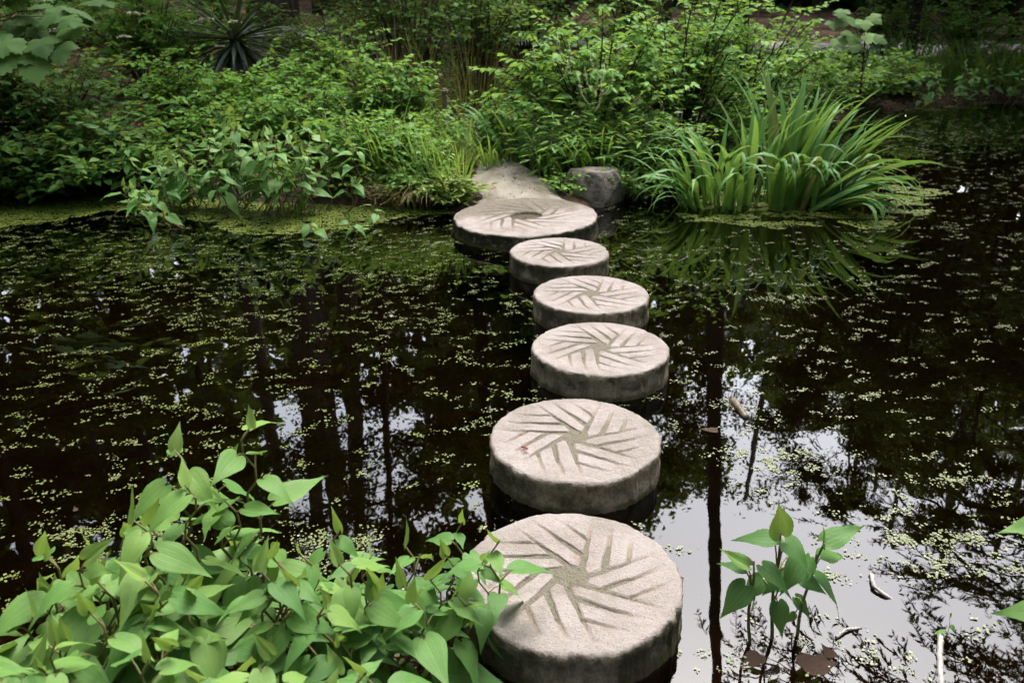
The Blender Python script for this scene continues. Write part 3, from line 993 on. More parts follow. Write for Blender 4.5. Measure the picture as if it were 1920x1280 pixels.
# ---- plant whose leaves come in from the picture side
root = empty('lizard_tail_plant', (1.44, 1.72, 0), 'plant mostly out of view, two leaf tips entering at the picture edge', 'plant', 'lizard tail plants by the near shore')
mb = MB()
mb.tube(np.array([(0, 0, -0.1), (0.01, 0, 0.2), (-0.01, 0, 0.42)]), [0.006, 0.005, 0.003], 6)
for (b_, t_, up, var, tn) in [((1965, 985), (1872, 1003), (0, -0.5, 1), 2, 0.68), ((1975, 1150), (1872, 1158), (0, -0.6, 1), 0, 0.62), ((1990, 900), (2040, 880), (0, -0.4, 1), 1, 0.6), ((1995, 1060), (2060, 1080), (0, -0.5, 1), 3, 0.5)]:
    A, B = at_y(*b_, 1.72), at_y(*t_, 1.70)
    L_ = float(np.linalg.norm(B - A))
    put_leaf(root, HEART[var], A, (B - A) + np.array([0, 0, 0.2 * L_]), up, L_, tn, L_ * 0.95)
    st = np.array([1.44, 1.72, max(0.05, A[2] - 0.06)])
    mb.tube(np.array([st, (st + A) / 2 + np.array([0, 0, 0.01]), A]) - np.array(root.location), [0.003, 0.0025, 0.002], 4, cap=False)
mb.build('stem', M['lizard_stem'], root, smooth=True)

# small seedling in the water at the lower side
sd = at_z(1765, 1190)
lizard_plant((sd[0], sd[1], 0.0), 'tiny seedling poking out of the dark water beside a pale stick', 1, 0.07, 0.01, 0.035, 77, (0, 0), 0.62, 'lizard tail plants by the near shore', nodes=3)

# ---- lizard tail on the far bank, standing in the duckweed
FAR = [
    (545, 400, 0.62, 5, 0.115, 0.62, 'densest, tallest plant of the bank clump standing in green duckweed'),
    (480, 400, 0.60, 5, 0.110, 0.60, 'full plant next to the tallest one in the bank clump'),
    (595, 405, 0.52, 4, 0.110, 0.58, 'plant of the bank clump nearest the tall grass'),
    (425, 398, 0.50, 4, 0.110, 0.58, 'mid-height plant of the bank clump with open stems'),
    (380, 392, 0.42, 3, 0.105, 0.52, 'thinner plant of the bank clump toward the dark shrub'),
    (330, 388, 0.36, 3, 0.105, 0.48, 'short plant of the bank clump half in the shade'),
    (318, 418, 0.36, 2, 0.105, 0.55, 'sprawling plant leaning out over the water from the bank clump'),
    (282, 378, 0.44, 2, 0.100, 0.50, 'sparse plant at the shaded end of the bank clump'),
    (632, 428, 0.13, 2, 0.085, 0.55, 'small lone plant low in the water before the bank clump'),
    (520, 385, 0.70, 4, 0.105, 0.56, 'plant at the back of the bank clump against the shrubs'),
]
for i, (px, py, h, s, lf, tn, lb) in enumerate(FAR):
    p = at_z(px, py)
    lizard_plant((p[0], p[1], 0.0), lb, s + (3 if h > 0.3 else 1), h * 1.08, 0.20, lf * 1.3, 40 + i, (-0.25 if 'sprawling' in lb else 0.0, -0.08), tn, 'lizard tail plants below the far bank', bias=(0, -0.4), nodes=7 if h > 0.3 else 4)
FAR2 = [(1690, 212, 0.55, 'lizard tail plant on the shaded far shore behind the iris'), (1745, 205, 0.6, 'lizard tail plant midway along the shaded far shore'),
        (1800, 200, 0.6, 'lizard tail plant on the far shore below the pale fern'), (1860, 200, 0.62, 'lizard tail plant on the far shore near the picture side'),
        (1912, 196, 0.6, 'lizard tail plant cut by the picture side on the far shore')]
for i, (px, py, h, lb) in enumerate(FAR2):
    p = at_z(px, py)
    lizard_plant((p[0], p[1], 0.0), lb, 5, h, 0.3, 0.13, 60 + i, (0, -0.1), 0.30, 'lizard tail plants on the far shore', nodes=6, bias=(0, -0.4))


# ------------------------------------------------------------------ iris clump
def blade_mesh(beta, w, seed):
    n = 11
    tt = np.linspace(0, 1, n)
    ang = beta * np.clip((tt - 0.25) / 0.75, 0, 1) ** 1.8
    ds = np.diff(tt, prepend=0)
    x = np.cumsum(np.sin(ang) * ds)
    z = np.cumsum(np.cos(ang) * ds)
    ww = w * np.clip(1 - tt ** 3.2, 0.02, 1) * (0.75 + 0.35 * np.sin(tt * math.pi))
    tw = 0.5 * math.sin(seed) * tt
    V = []
    for i in range(n):
        nx, nz = math.cos(ang[i]), -math.sin(ang[i])
        for s in (-1, 0, 1):
            lift = 0.0 if s else -0.25 * ww[i]
            oy = s * ww[i] * math.cos(tw[i])
            on = s * ww[i] * math.sin(tw[i]) + lift
            V.append((x[i] + nx * on, oy, z[i] + nz * on))
    F = []
    for i in range(n - 1):
        for j in (0, 1):
            p = i * 3 + j
            F.append((p, p + 1, p + 4, p + 3))
    mb = MB()
    mb.add(V, [np.array(F)])
    return mb.mesh('leaf', M['iris'], True)


BLADES = [blade_mesh(b, w, i) for i, (b, w) in enumerate([(0.35, 0.027), (0.7, 0.03), (1.2, 0.028), (1.8, 0.029), (2.3, 0.028), (2.7, 0.027), (3.0, 0.026), (0.5, 0.034)])]


def iris(loc, label, fans, seed, tint=0.5):
    root = empty('iris_clump', loc, label, 'plant')
    rg = np.random.default_rng(seed)
    for (fx, fy, n, az0, azs, til0, til1, l0, l1, vb) in fans:
        for q in range(n):
            az = az0 + rg.normal(0, azs)
            til = rg.uniform(til0, til1)
            L_ = rg.uniform(l0, l1)
            o = link('leaf', BLADES[vb[rg.integers(0, len(vb))]], root)
            o.matrix_local = (Matrix.Translation((fx + rg.normal(0, 0.05), fy + rg.normal(0, 0.05), -0.05))
                              @ Matrix.Rotation(az, 4, 'Z') @ Matrix.Rotation(til, 4, 'Y') @ Matrix.Rotation(rg.normal(0, 0.5), 4, 'Z') @ Matrix.Scale(L_, 4))
            o.color = (float(np.clip(tint + rg.normal(0, 0.18), 0, 1)), rg.uniform(0.5, 0.95) if rg.uniform() < 0.07 else 0.0, 0, 1)
    return root


c = at_z(1462, 390)
pi = math.pi
iris((c[0], c[1], 0.0), 'large arching clump of sword-shaped leaves standing in the pond', [
    # x, y, n, azimuth, spread, tilt range, length range, blade kinds
    (0.22, 0.10, 26, 0.10, 0.45, 0.45, 0.80, 0.85, 1.15, (0, 1, 2, 3, 7)),
    (0.30, 0.00, 14, -0.25, 0.5, 0.7, 1.05, 0.7, 1.05, (2, 3, 4)),
    (0.10, 0.18, 18, 0.4, 0.7, 0.12, 0.50, 0.95, 1.25, (0, 1, 7, 2)),
    (-0.02, 0.02, 12, -1.5, 0.6, 0.10, 0.45, 0.75, 1.0, (3, 4, 5)),
    (0.15, -0.02, 8, -1.2, 0.5, 0.10, 0.4, 0.7, 0.95, (4, 5)),
    (-0.25, 0.12, 14, 1.6, 1.6, 0.05, 0.3, 0.8, 1.15, (0, 1, 2, 7)),
    (-0.42, 0.00, 14, -2.2, 0.6, 0.10, 0.5, 0.65, 0.95, (3, 4, 5)),
    (-0.55, 0.10, 14, 2.4, 1.4, 0.05, 0.4, 0.7, 1.0, (1, 2, 3)),
    (-0.72, 0.05, 12, 3.1, 0.8, 0.2, 0.7, 0.6, 0.95, (2, 3, 4)),
    (-0.66, -0.02, 8, 3.6, 0.4, 0.5, 0.95, 0.7, 1.0, (3, 4)),
    (0.05, 0.30, 18, 0.3, 1.4, 0.05, 0.35, 1.0, 1.25, (0, 1, 7)),
    (0.34, -0.05, 10, -0.5, 0.35, 0.8, 1.15, 0.6, 0.85, (4, 5)),
    (0.36, 0.10, 10, 0.15, 0.3, 0.8, 1.1, 0.8, 1.1, (2, 3)),
], 5, 0.5)
c2 = at_z(975, 265, 0.12)
iris((c2[0], 8.0, float(ground_z(c2[0], 8.0))), 'upright sword-leaved clump behind the path under the white-tasselled shrub', [
    (0.0, 0.0, 22, 0.0, 2.0, 0.05, 0.4, 0.5, 0.85, (0, 1, 2, 3)), (0.35, 0.1, 18, 0.0, 2.0, 0.05, 0.4, 0.5, 0.8, (1, 2, 3)),
    (-0.25, 0.1, 14, 2.6, 0.8, 0.2, 0.6, 0.5, 0.8, (2, 3, 4))], 8, 0.42)


# ------------------------------------------------------------------ shrubs, grasses
def shrub(name, loc, label, height, width, mat, leaf=0.07, stems=22, twigs=8, per=8, seed=0, tmpl=LO, depth=None, lean=(0, 0), stem_mat='twig', tint=(0.2, 0.85), low=0.25, cat='shrub', group=None, droop=0.2, wl=1.0, parent_loc=True):
    rg = np.random.default_rng(2000 + seed)
    root = empty(name, loc, label, cat, group)
    depth = depth or width
    sm, lm = MB(), MB()
    P, D, U, S, TT = [], [], [], [], []
    tips = []
    for s in range(stems):
        an = rg.uniform(0, 2 * math.pi)
        rr = math.sqrt(rg.uniform(0.0, 1.0))
        h = height * (1 - 0.45 * rr ** 2) * rg.uniform(0.72, 1.05)
        tip = np.array([rr * math.cos(an) * width / 2 + lean[0] * h, rr * math.sin(an) * depth / 2 + lean[1] * h, h])
        b = np.array([tip[0] * 0.22 + rg.normal(0, 0.03), tip[1] * 0.22 + rg.normal(0, 0.03), -0.03])
        tt = np.linspace(0, 1, 8)[:, None]
        mid_ = b + (tip - b) * np.array([0.25, 0.25, 0.65]) + rg.normal(0, 0.04, 3) * height
        path = b * (1 - tt) ** 2 + 2 * mid_ * tt * (1 - tt) + tip * tt ** 2
        sm.tube(path, np.linspace(0.008, 0.003, 8) * max(0.7, height), 4, cap=False)
        tips.append(tip)
        for k in range(twigs):
            f = low + (1 - low) * (k + rg.uniform(0, 1)) / twigs
            o_ = path[min(7, int(f * 7))] + (path[min(7, int(f * 7) + 1)] - path[min(7, int(f * 7))]) * (f * 7 % 1)
            az = rg.uniform(0, 2 * math.pi)
            dv = norm(np.array([math.cos(az), math.sin(az), rg.uniform(-0.1, 0.7)]) + 0.6 * np.array([math.cos(an) * rr, math.sin(an) * rr, 0]))
            ln = leaf * rg.uniform(2.0, 4.2)
            e_ = o_ + dv * ln
            sm.tube([o_, (o_ + e_) / 2 + np.array([0, 0, ln * 0.06]), e_], [0.003, 0.0022, 0.0015], 3, cap=False)
            q = np.linspace(0.15, 1.0, per)
            pts = o_[None] + (e_ - o_)[None] * q[:, None] + rg.normal(0, 0.006, (per, 3))
            sd = np.where(np.arange(per) % 2 == 0, 1, -1)
            lat = np.cross(dv, [0, 0, 1])
            dd = dv[None] * 0.75 + lat[None] * (sd * rg.uniform(0.5, 1.1, per))[:, None] + np.array([0, 0, -droop]) + rg.normal(0, 0.22, (per, 3))
            P.append(pts)
            D.append(dd)
            U.append(np.array([0, 0, 1.0]) + rg.normal(0, 0.35, (per, 3)))
            S.append(leaf * rg.uniform(0.65, 1.15, per))
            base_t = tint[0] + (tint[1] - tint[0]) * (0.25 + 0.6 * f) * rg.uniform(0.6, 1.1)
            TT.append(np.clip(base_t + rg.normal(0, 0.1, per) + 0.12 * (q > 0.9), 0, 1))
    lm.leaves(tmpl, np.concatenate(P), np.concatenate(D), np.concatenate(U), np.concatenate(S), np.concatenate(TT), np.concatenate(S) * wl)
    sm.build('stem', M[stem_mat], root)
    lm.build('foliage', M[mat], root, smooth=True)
    return root, np.array(tips)


def tuft(name, loc, label, n, length, spread, mat, seed, width=0.006, lean=(0, 0), cat='grass', tint=(0.2, 0.9), bend=(0.3, 1.3), group=None):
    rg = np.random.default_rng(3000 + seed)
    mb = MB()
    nseg = 6
    tt = np.linspace(0, 1, nseg)
    for q in range(n):
        az = rg.uniform(0, 2 * math.pi)
        r = spread * math.sqrt(rg.uniform(0, 1))
        L_ = length * rg.uniform(0.5, 1.1)
        be = rg.uniform(*bend)
        a0 = rg.uniform(0.02, 0.35)
        ang = a0 + be * tt ** 1.6
        dx = np.cumsum(np.sin(ang)) * L_ / nseg
        dz = np.cumsum(np.cos(ang)) * L_ / nseg
        dirv = np.array([math.cos(az) + lean[0], math.sin(az) + lean[1], 0])
        b = np.array([r * math.cos(az + 1), r * math.sin(az + 1), -0.03])
        path = b[None] + dirv[None] * dx[:, None] + np.array([0, 0, 1.0])[None] * dz[:, None]
        path = np.concatenate([b[None], path])
        sidev = norm(np.array([-dirv[1], dirv[0], 0]))
        ww = width * rg.uniform(0.7, 1.3) * np.concatenate([[0.8], 1 - tt ** 2 * 0.93])
        V = np.concatenate([path - sidev * ww[:, None], path + sidev * ww[:, None]])
        k = len(path)
        i = np.arange(k - 1)
        mb.add(V, [np.stack([i, i + k, i + k + 1, i + 1], -1)], np.clip(rg.uniform(*tint) + 0.0, 0, 1))
    o = mb.build(name, M[mat])
    o.location = loc
    tag(o, label, cat, group)
    return o


def gz(x, y, d=0.0):
    return (x, y, float(ground_z(x, y)) + d)


def spot(px, y):
    """ground point at depth y under picture column px"""
    z = 0.2
    for _ in range(6):
        fw = y * math.cos(PITCH) + (CAM_Z - z) * math.sin(PITCH)
        x = (px - 960) / FPX * fw
        z = float(ground_z(x, y))
    return (x, y, z)


# tasselled shrub over the path and its neighbours
sh, tips = shrub('sweetspire_shrub', spot(1112, 8.25), 'big bright shrub with drooping cream flower tassels above the boulder', 1.42, 1.9, 'shrub_bright', 0.085, 44, 10, 9, 1, LO, 1.4, (0, -0.1), tint=(0.25, 0.85), droop=0.45)
rgf = np.random.default_rng(44)
for (px, py, yy, L_) in [(1046, 78, 6.95, 0.16), (1108, 112, 6.95, 0.15), (1134, 132, 6.95, 0.19), (1087, 160, 6.95, 0.14), (1129, 168, 6.95, 0.16), (1065, 126, 6.95, 0.10), (1098, 140, 6.95, 0.12), (1000, 96, 7.3, 0.12), (1160, 90, 7.3, 0.13), (1068, 95, 6.95, 0.12), (1150, 150, 6.95, 0.12)]:
    tp = at_y(px, py, yy) - np.array(sh.location)
    mbf = MB()
    nfl = 60
    f_ = np.linspace(0, 1, nfl)
    kx = rgf.normal(0, 0.35)
    pth = np.stack([kx * L_ * f_ ** 2, -0.15 * L_ * f_, -L_ * f_], -1)
    an = f_ * 90
    mbf.tube(np.concatenate([[(0.0, 0.10, 0.05)], pth[::12]]), 0.0018, 4, 0.2)
    mbf.leaves(LQ, pth, np.stack([np.cos(an), np.sin(an), 0.1 * np.ones(nfl)], -1), np.stack([0 * an, 0 * an, 1 + 0 * an], -1) + 0.01, 0.019 * (1 - 0.45 * f_), rgf.uniform(0.3, 1, nfl), 0.03)
    o = mbf.build('flower_tassel', M['raceme'], sh)
    o.location = tp
shrub('arching_shrub', spot(1270, 8.9), 'leafy bright shrub rising behind the iris beside the tasselled one', 1.55, 1.9, 'shrub_bright', 0.08, 40, 10, 9, 2, LO, 1.6, tint=(0.2, 0.9))
shrub('arching_shrub', spot(1395, 10.2), 'tall pale-leaved shrub whose top leaves the picture right of the tasselled one', 1.75, 1.9, 'shrub_bright', 0.08, 36, 10, 9, 3, LO, 1.6, tint=(0.3, 0.95))
shrub('low_shrub', spot(1245, 7.65), 'low leafy shrub just behind the boulder at the iris', 0.62, 0.9, 'shrub_mid', 0.075, 22, 8, 7, 4, LO, 0.7, tint=(0.2, 0.9))
shrub('low_shrub', spot(1180, 7.75), 'knee-high shrub close behind the boulder', 0.5, 0.8, 'shrub_dark', 0.08, 18, 7, 7, 5, LO, 0.6)
shrub('low_shrub', spot(1500, 10.9), 'shaded bush behind the top of the iris clump', 0.95, 1.9, 'shrub_mid', 0.085, 30, 8, 8, 6, LO, 1.4)
shrub('low_shrub', spot(1600, 12.3), 'dim bush on the shore behind the right of the iris', 0.8, 2.0, 'shrub_mid', 0.09, 28, 8, 8, 7, LO, 1.4, tint=(0.1, 0.7))
shrub('low_shrub', spot(1380, 9.0), 'green bush filling the gap behind the iris centre', 0.85, 1.5, 'shrub_mid', 0.08, 28, 9, 8, 8, LO, 1.2, tint=(0.2, 0.9))
shrub('fine_leaved_weed', spot(1085, 7.6), 'narrow-leaved weed beside the path edge', 0.55, 0.7, 'shrub_mid', 0.13, 20, 6, 5, 9, LS, 0.5, tint=(0.3, 0.9), wl=0.5, stem_mat='greenstem', cat='plant')
shrub('fine_leaved_weed', spot(1165, 7.5), 'narrow-leaved weed right behind the boulder top', 0.5, 0.7, 'shrub_mid', 0.13, 14, 6, 5, 19, LS, 0.5, tint=(0.3, 0.9), wl=0.45, stem_mat='greenstem', cat='plant')
shrub('weed', spot(1055, 7.0), 'pale little weed between path and boulder', 0.16, 0.24, 'shrub_bright', 0.05, 9, 4, 5, 10, LO, tint=(0.5, 1), stem_mat='greenstem', cat='plant')
shrub('weed', (rp[0] + 0.36, rp[1] - 0.04, 0.02), 'low weed between boulder and iris', 0.26, 0.34, 'shrub_mid', 0.05, 10, 5, 5, 11, LO, tint=(0.3, 0.9), stem_mat='greenstem', cat='plant')
shrub('low_shrub', spot(925, 8.6), 'dark small bush beyond the bend of the path', 0.5, 0.9, 'shrub_mid', 0.08, 20, 7, 7, 12, LO, tint=(0.1, 0.7))

# left of the path
shrub('leafy_shrub', spot(500, 9.2), 'wide bright leafy shrub above the lizard tail clump', 0.70, 2.1, 'shrub_bright', 0.085, 42, 9, 9, 20, LO, 1.5, tint=(0.2, 0.9))
shrub('leafy_shrub', spot(640, 9.8), 'bright leafy shrub between the spiky plant and the dark hollow', 1.0, 1.7, 'shrub_bright', 0.08, 34, 9, 9, 21, LO, 1.4, tint=(0.2, 0.9))
shrub('leafy_shrub', spot(330, 8.7), 'green shrub behind the shaded end of the bank clump', 0.95, 1.4, 'shrub_mid', 0.075, 34, 9, 9, 22, LO, 1.2, tint=(0.15, 0.9))
shrub('leafy_shrub', spot(600, 8.2), 'knee-high shrub directly behind the bank clump', 0.72, 1.3, 'shrub_mid', 0.075, 30, 8, 8, 23, LO, 0.9, tint=(0.15, 0.85))
shrub('leafy_shrub', spot(430, 8.0), 'dark leafy bush at the foot of the wide bright shrub', 0.6, 1.2, 'shrub_mid', 0.07, 26, 8, 8, 24, LO, 0.9, tint=(0.1, 0.8))
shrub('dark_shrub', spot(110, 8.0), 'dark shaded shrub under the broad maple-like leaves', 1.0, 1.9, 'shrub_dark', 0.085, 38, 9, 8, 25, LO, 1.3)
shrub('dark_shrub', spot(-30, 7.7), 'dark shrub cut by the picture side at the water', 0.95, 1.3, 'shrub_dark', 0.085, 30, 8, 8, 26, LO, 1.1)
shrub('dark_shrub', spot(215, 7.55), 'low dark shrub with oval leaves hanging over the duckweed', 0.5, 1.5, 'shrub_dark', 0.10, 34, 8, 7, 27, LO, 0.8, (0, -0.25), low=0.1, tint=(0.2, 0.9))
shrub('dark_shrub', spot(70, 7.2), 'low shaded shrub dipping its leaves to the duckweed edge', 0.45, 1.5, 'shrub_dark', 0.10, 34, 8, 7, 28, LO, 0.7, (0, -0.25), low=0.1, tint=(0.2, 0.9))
shrub('leafy_shrub', spot(735, 8.4), 'slim upright green bush beside the dark hollow', 0.95, 0.75, 'shrub_mid', 0.085, 22, 9, 8, 29, LO, 0.6, tint=(0.2, 0.8))
shrub('leafy_shrub', spot(690, 7.7), 'pale leafy weed growing through the grass', 0.55, 0.8, 'shrub_mid', 0.08, 16, 7, 6, 30, LO, 0.5, tint=(0.4, 0.95))
shrub('leafy_shrub', spot(790, 7.9), 'low bush in the grass near the wooden stake', 0.5, 0.8, 'shrub_mid', 0.07, 18, 7, 7, 31, LO, 0.6, tint=(0.2, 0.85))
shrub('weed', spot(845, 6.86), 'fresh green weed overhanging the largest millstone', 0.24, 0.42, 'shrub_yellow', 0.055, 20, 6, 6, 32, LO, 0.35, tint=(0.35, 0.95), stem_mat='greenstem', cat='plant')
shrub('weed', spot(775, 7.0), 'small green weed at the waterline under the grass', 0.26, 0.5, 'shrub_mid', 0.055, 18, 6, 6, 33, LO, 0.35, tint=(0.3, 0.9), stem_mat='greenstem', cat='plant')
shrub('weed', spot(720, 7.05), 'ragged weed at the waterline between grass and bank clump', 0.28, 0.5, 'shrub_mid', 0.055, 14, 6, 5, 34, LO, 0.35, tint=(0.2, 0.8), stem_mat='greenstem', cat='plant')

shrub('weed', spot(745, 7.4), 'leafy weed standing in the tall grass beside the path', 0.55, 0.5, 'shrub_mid', 0.075, 14, 7, 6, 35, LO, 0.4, tint=(0.3, 0.95), stem_mat='greenstem', cat='plant')
shrub('weed', spot(672, 7.35), 'leafy weed between the tall grass and the bank clump', 0.6, 0.55, 'shrub_mid', 0.08, 14, 7, 6, 36, LO, 0.4, tint=(0.2, 0.9), stem_mat='greenstem', cat='plant')
shrub('weed', spot(800, 7.2), 'small-leaved weed between the two grass tufts', 0.42, 0.4, 'shrub_bright', 0.055, 14, 7, 6, 37, LO, 0.35, tint=(0.3, 0.95), stem_mat='greenstem', cat='plant')

# shrub with cream flower heads
sh, tips = shrub('viburnum_shrub', spot(300, 11.5), 'tall shrub with flat cream flower heads near the spiky plant', 1.42, 2.4, 'shrub_mid', 0.10, 44, 9, 8, 40, LO, 1.6, tint=(0.2, 0.95))
hx = Vector(sh.location)
for (px, py, s) in [(233, 72, 0.075), (367, 48, 0.055), (388, 38, 0.085), (440, 44, 0.085), (412, 90, 0.065), (250, 28, 0.07), (372, 45, 0.05)]:
    q = at_y(px, py, 10.75)
    mbf = MB()
    nfl = 44
    an = rgf.uniform(0, 6.28, nfl)
    rr = np.sqrt(rgf.uniform(0, 1, nfl)) * s
    pts = np.stack([rr * np.cos(an), rr * np.sin(an), 0.03 - 3.5 * rr ** 2 + rgf.normal(0, 0.006, nfl)], -1)
    mbf.leaves(LB, pts, np.stack([np.cos(an), np.sin(an), 0 * an], -1), np.array([0, -0.5, 1.0]) + rgf.normal(0, 0.3, (nfl, 3)), 0.024, rgf.uniform(0, 1, nfl))
    o = mbf.build('flower_head', M['flower'], sh)
    o.location = Vector(q) - hx

# grasses round the path foot
tuft('grass_tuft', spot(835, 7.0), 'brightest tall grass tuft at the path edge by the largest millstone', 120, 0.62, 0.2, 'grass', 1, 0.0055, tint=(0.35, 1.0))
tuft('grass_tuft', spot(770, 7.25), 'tall grass between the path and the bank clump', 62, 0.72, 0.35, 'grass', 2, 0.005, tint=(0.1, 0.7))
tuft('grass_tuft', spot(690, 7.4), 'darker tall grass next to the bank clump', 60, 0.8, 0.35, 'grass', 3, 0.005, tint=(0.05, 0.6))
tuft('grass_tuft', spot(720, 7.8), 'tall grass growing behind the other grasses', 60, 0.8, 0.4, 'grass', 4, 0.005, tint=(0.05, 0.55))
tuft('grass_tuft', spot(850, 7.6), 'thin reddish grass beside the sandy path', 45, 0.5, 0.16, 'drygrass', 5, 0.0045, tint=(0.2, 0.8))
tuft('grass_tuft', spot(760, 6.98), 'dry brown grass hanging to the water by the bank', 220, 0.38, 0.3, 'drygrass', 6, 0.004, bend=(1.2, 2.6), lean=(0, -0.6))
tuft('grass_tuft', spot(820, 8.0), 'grass around the wooden stake', 200, 0.55, 0.35, 'grass', 7, 0.005, tint=(0.2, 0.8))
tuft('grass_tuft', spot(900, 7.9), 'arching broad grass at the bend of the path', 90, 0.5, 0.25, 'grass', 8, 0.009, tint=(0.2, 0.8), bend=(0.8, 2.0))
tuft('grass_tuft', spot(1070, 7.6), 'arching broad grass under the tasselled shrub', 110, 0.6, 0.35, 'grass', 9, 0.010, tint=(0.2, 0.7), bend=(0.8, 2.0))
tuft('grass_tuft', spot(1770, 14.6), 'dark grass along the shaded far shore', 300, 0.9, 1.2, 'grass', 10, 0.012, tint=(0.0, 0.35), bend=(0.5, 1.6))
tuft('grass_tuft', spot(1880, 14.6), 'dark grass on the far shore under the pale fern', 300, 0.9, 1.2, 'grass', 11, 0.012, tint=(0.0, 0.35), bend=(0.5, 1.6))
tuft('dead_stalks', spot(200, 8.3), 'heap of bare brown stalks between the dark shrubs', 120, 0.7, 0.5, 'drygrass', 12, 0.004, bend=(0.3, 2.0), cat='stalks')
tuft('dead_stalks', spot(800, 9.3), 'bare reddish stalks in the dark hollow', 160, 1.2, 0.8, 'drygrass', 13, 0.005, bend=(0.0, 0.6), cat='stalks', tint=(0.0, 0.5))

# ------------------------------------------------------------------ spiky plant with hanging skirt
yl = spot(455, 11.0)
yu = empty('yucca', yl, 'dark spiky plant with a skirt of hanging sword leaves', 'plant')
mb = MB()
mb.tube([(0, 0, -0.05), (0.02, 0, 0.4), (0, 0, 0.85)], [0.10, 0.085, 0.07], 10)
mb.build('trunk', M['bark'], yu, smooth=True)
ym = MB()
nn_ = 8
tt = np.linspace(0, 1, nn_)
for q_ in range(1):
    w_ = 0.034 * np.clip(1 - tt ** 2.5, 0.03, 1) * (0.7 + 0.5 * np.sin(tt * 3.1))
    Vv = []
    for i in range(nn_):
        for s in (-1, 0, 1):
            Vv.append((s * w_[i], tt[i], (0.25 * w_[i] if s else -0.25 * w_[i]) - 0.12 * tt[i] ** 2))
    i = np.arange(nn_ - 1)[:, None] * 3 + np.arange(2)[None]
    ym.add(Vv, [np.stack([i, i + 1, i + 4, i + 3], -1).reshape(-1, 4)])
ymesh = ym.mesh('leaf', M['yucca'], True)
rgy = np.random.default_rng(5)
for q in range(120):
    az = rgy.uniform(0, 2 * pi)
    hang = rgy.uniform(0, 1) ** 0.65
    el = 1.3 - 2.7 * hang
    P = np.array([0.05 * math.cos(az), 0.05 * math.sin(az), 0.58 + 0.30 * (1 - hang)])
    D = np.array([math.cos(az) * math.cos(el), math.sin(az) * math.cos(el), math.sin(el)])
    put_leaf(yu, ymesh, np.array(yl) + P, D, (math.cos(az) * -math.sin(el), math.sin(az) * -math.sin(el), math.cos(el) + 0.01), rgy.uniform(0.6, 0.95), float(np.clip(rgy.normal(0.4, 0.25), 0, 1)))
for (dx, dy, s_) in ((-0.75, -0.6, 0.75),):
    pass
y2 = spot(385, 10.2)
yu2 = empty('yucca', y2, 'low clump of dark upright swords below the spiky plant', 'plant')
for q in range(22):
    az = rgy.uniform(0, 2 * pi)
    el = rgy.uniform(0.9, 1.5)
    put_leaf(yu2, ymesh, np.array(y2) + np.array([rgy.normal(0, 0.12), rgy.normal(0, 0.08), 0]), (math.cos(az) * math.cos(el), math.sin(az) * math.cos(el), math.sin(el)), (math.cos(az), math.sin(az), 0.3), rgy.uniform(0.4, 0.65), float(np.clip(rgy.normal(0.25, 0.2), 0, 1)))

# ------------------------------------------------------------------ broad maple-like leaves (sycamore saplings)
def lobed_leaf(name, mat, seed):
    rg = np.random.default_rng(seed)
    out = [(0, 0.0), (0.10, -0.10), (0.24, -0.13), (0.30, -0.07), (0.42, -0.07), (0.40, 0.02), (0.50, 0.06), (0.44, 0.13), (0.56, 0.20), (0.53, 0.28), (0.64, 0.40), (0.52, 0.40),
           (0.50, 0.48), (0.40, 0.46), (0.31, 0.50), (0.36, 0.60), (0.27, 0.62), (0.28, 0.73), (0.18, 0.73), (0.15, 0.84), (0.07, 0.86), (0, 1.0)]
    pts = [(0, 0.0)] + [(x, y) for x, y in out[1:]] + [(-x, y) for x, y in reversed(out[1:-1])]
    pts = np.array(pts)
    c = np.array([[0, 0.32]])
    mid_ = c + (pts - c) * 0.55
    allp = np.concatenate([c, mid_, pts])
    r = np.hypot(allp[:, 0], allp[:, 1] - 0.32)
    an = np.arctan2(allp[:, 0], allp[:, 1] - 0.32)
    z = -0.22 * r ** 2 + 0.035 * np.cos(an * 5) * r - 0.15 * np.clip(allp[:, 1], 0, 1) ** 2
    V = np.column_stack([allp, z])
    n = len(pts)
    i = np.arange(n)
    j = (i + 1) % n
    mb = MB()
    mb.add(V, [np.stack([np.zeros(n, int), 1 + j, 1 + i], -1), np.stack([1 + i, 1 + j, 1 + n + j, 1 + n + i], -1)])
    return mb.mesh(name, mat, True)


SYC = [lobed_leaf('leaf', M['sycamore'], i) for i in range(2)]


def sapling(loc, label, jobs, seed, stem_top, mat='twig'):
    root = empty('sycamore_sapling', loc, label, 'sapling')
    rg = np.random.default_rng(seed)
    L0 = np.array(loc)
    mb = MB()
    top = np.array(stem_top) - L0
    tt = np.linspace(0, 1, 9)[:, None]
    path = np.array([0, 0, -0.05]) * (1 - tt) + top * tt + np.array([0.05, 0, 0]) * np.sin(tt * 5)
    mb.tube(path, np.linspace(0.016, 0.005, 9), 6)
    for (P, size, D, U, tn) in jobs:
        k = int(np.argmin(np.linalg.norm(path * np.array([1, 1, 0.8]) - (np.array(P) - L0) * np.array([1, 1, 0.8]), axis=1)))
        k = max(2, k - 2)
        A, B = path[k], np.array(P) - L0
        mb.tube([A, (A + B) / 2 + np.array([0, 0, 0.05]), B], [0.005, 0.0035, 0.0025], 4, cap=False)
        put_leaf(root, SYC[rg.integers(0, 2)], P, D, U, size, tn)
    mb.build('stem', M[mat], root, smooth=True)
    return root


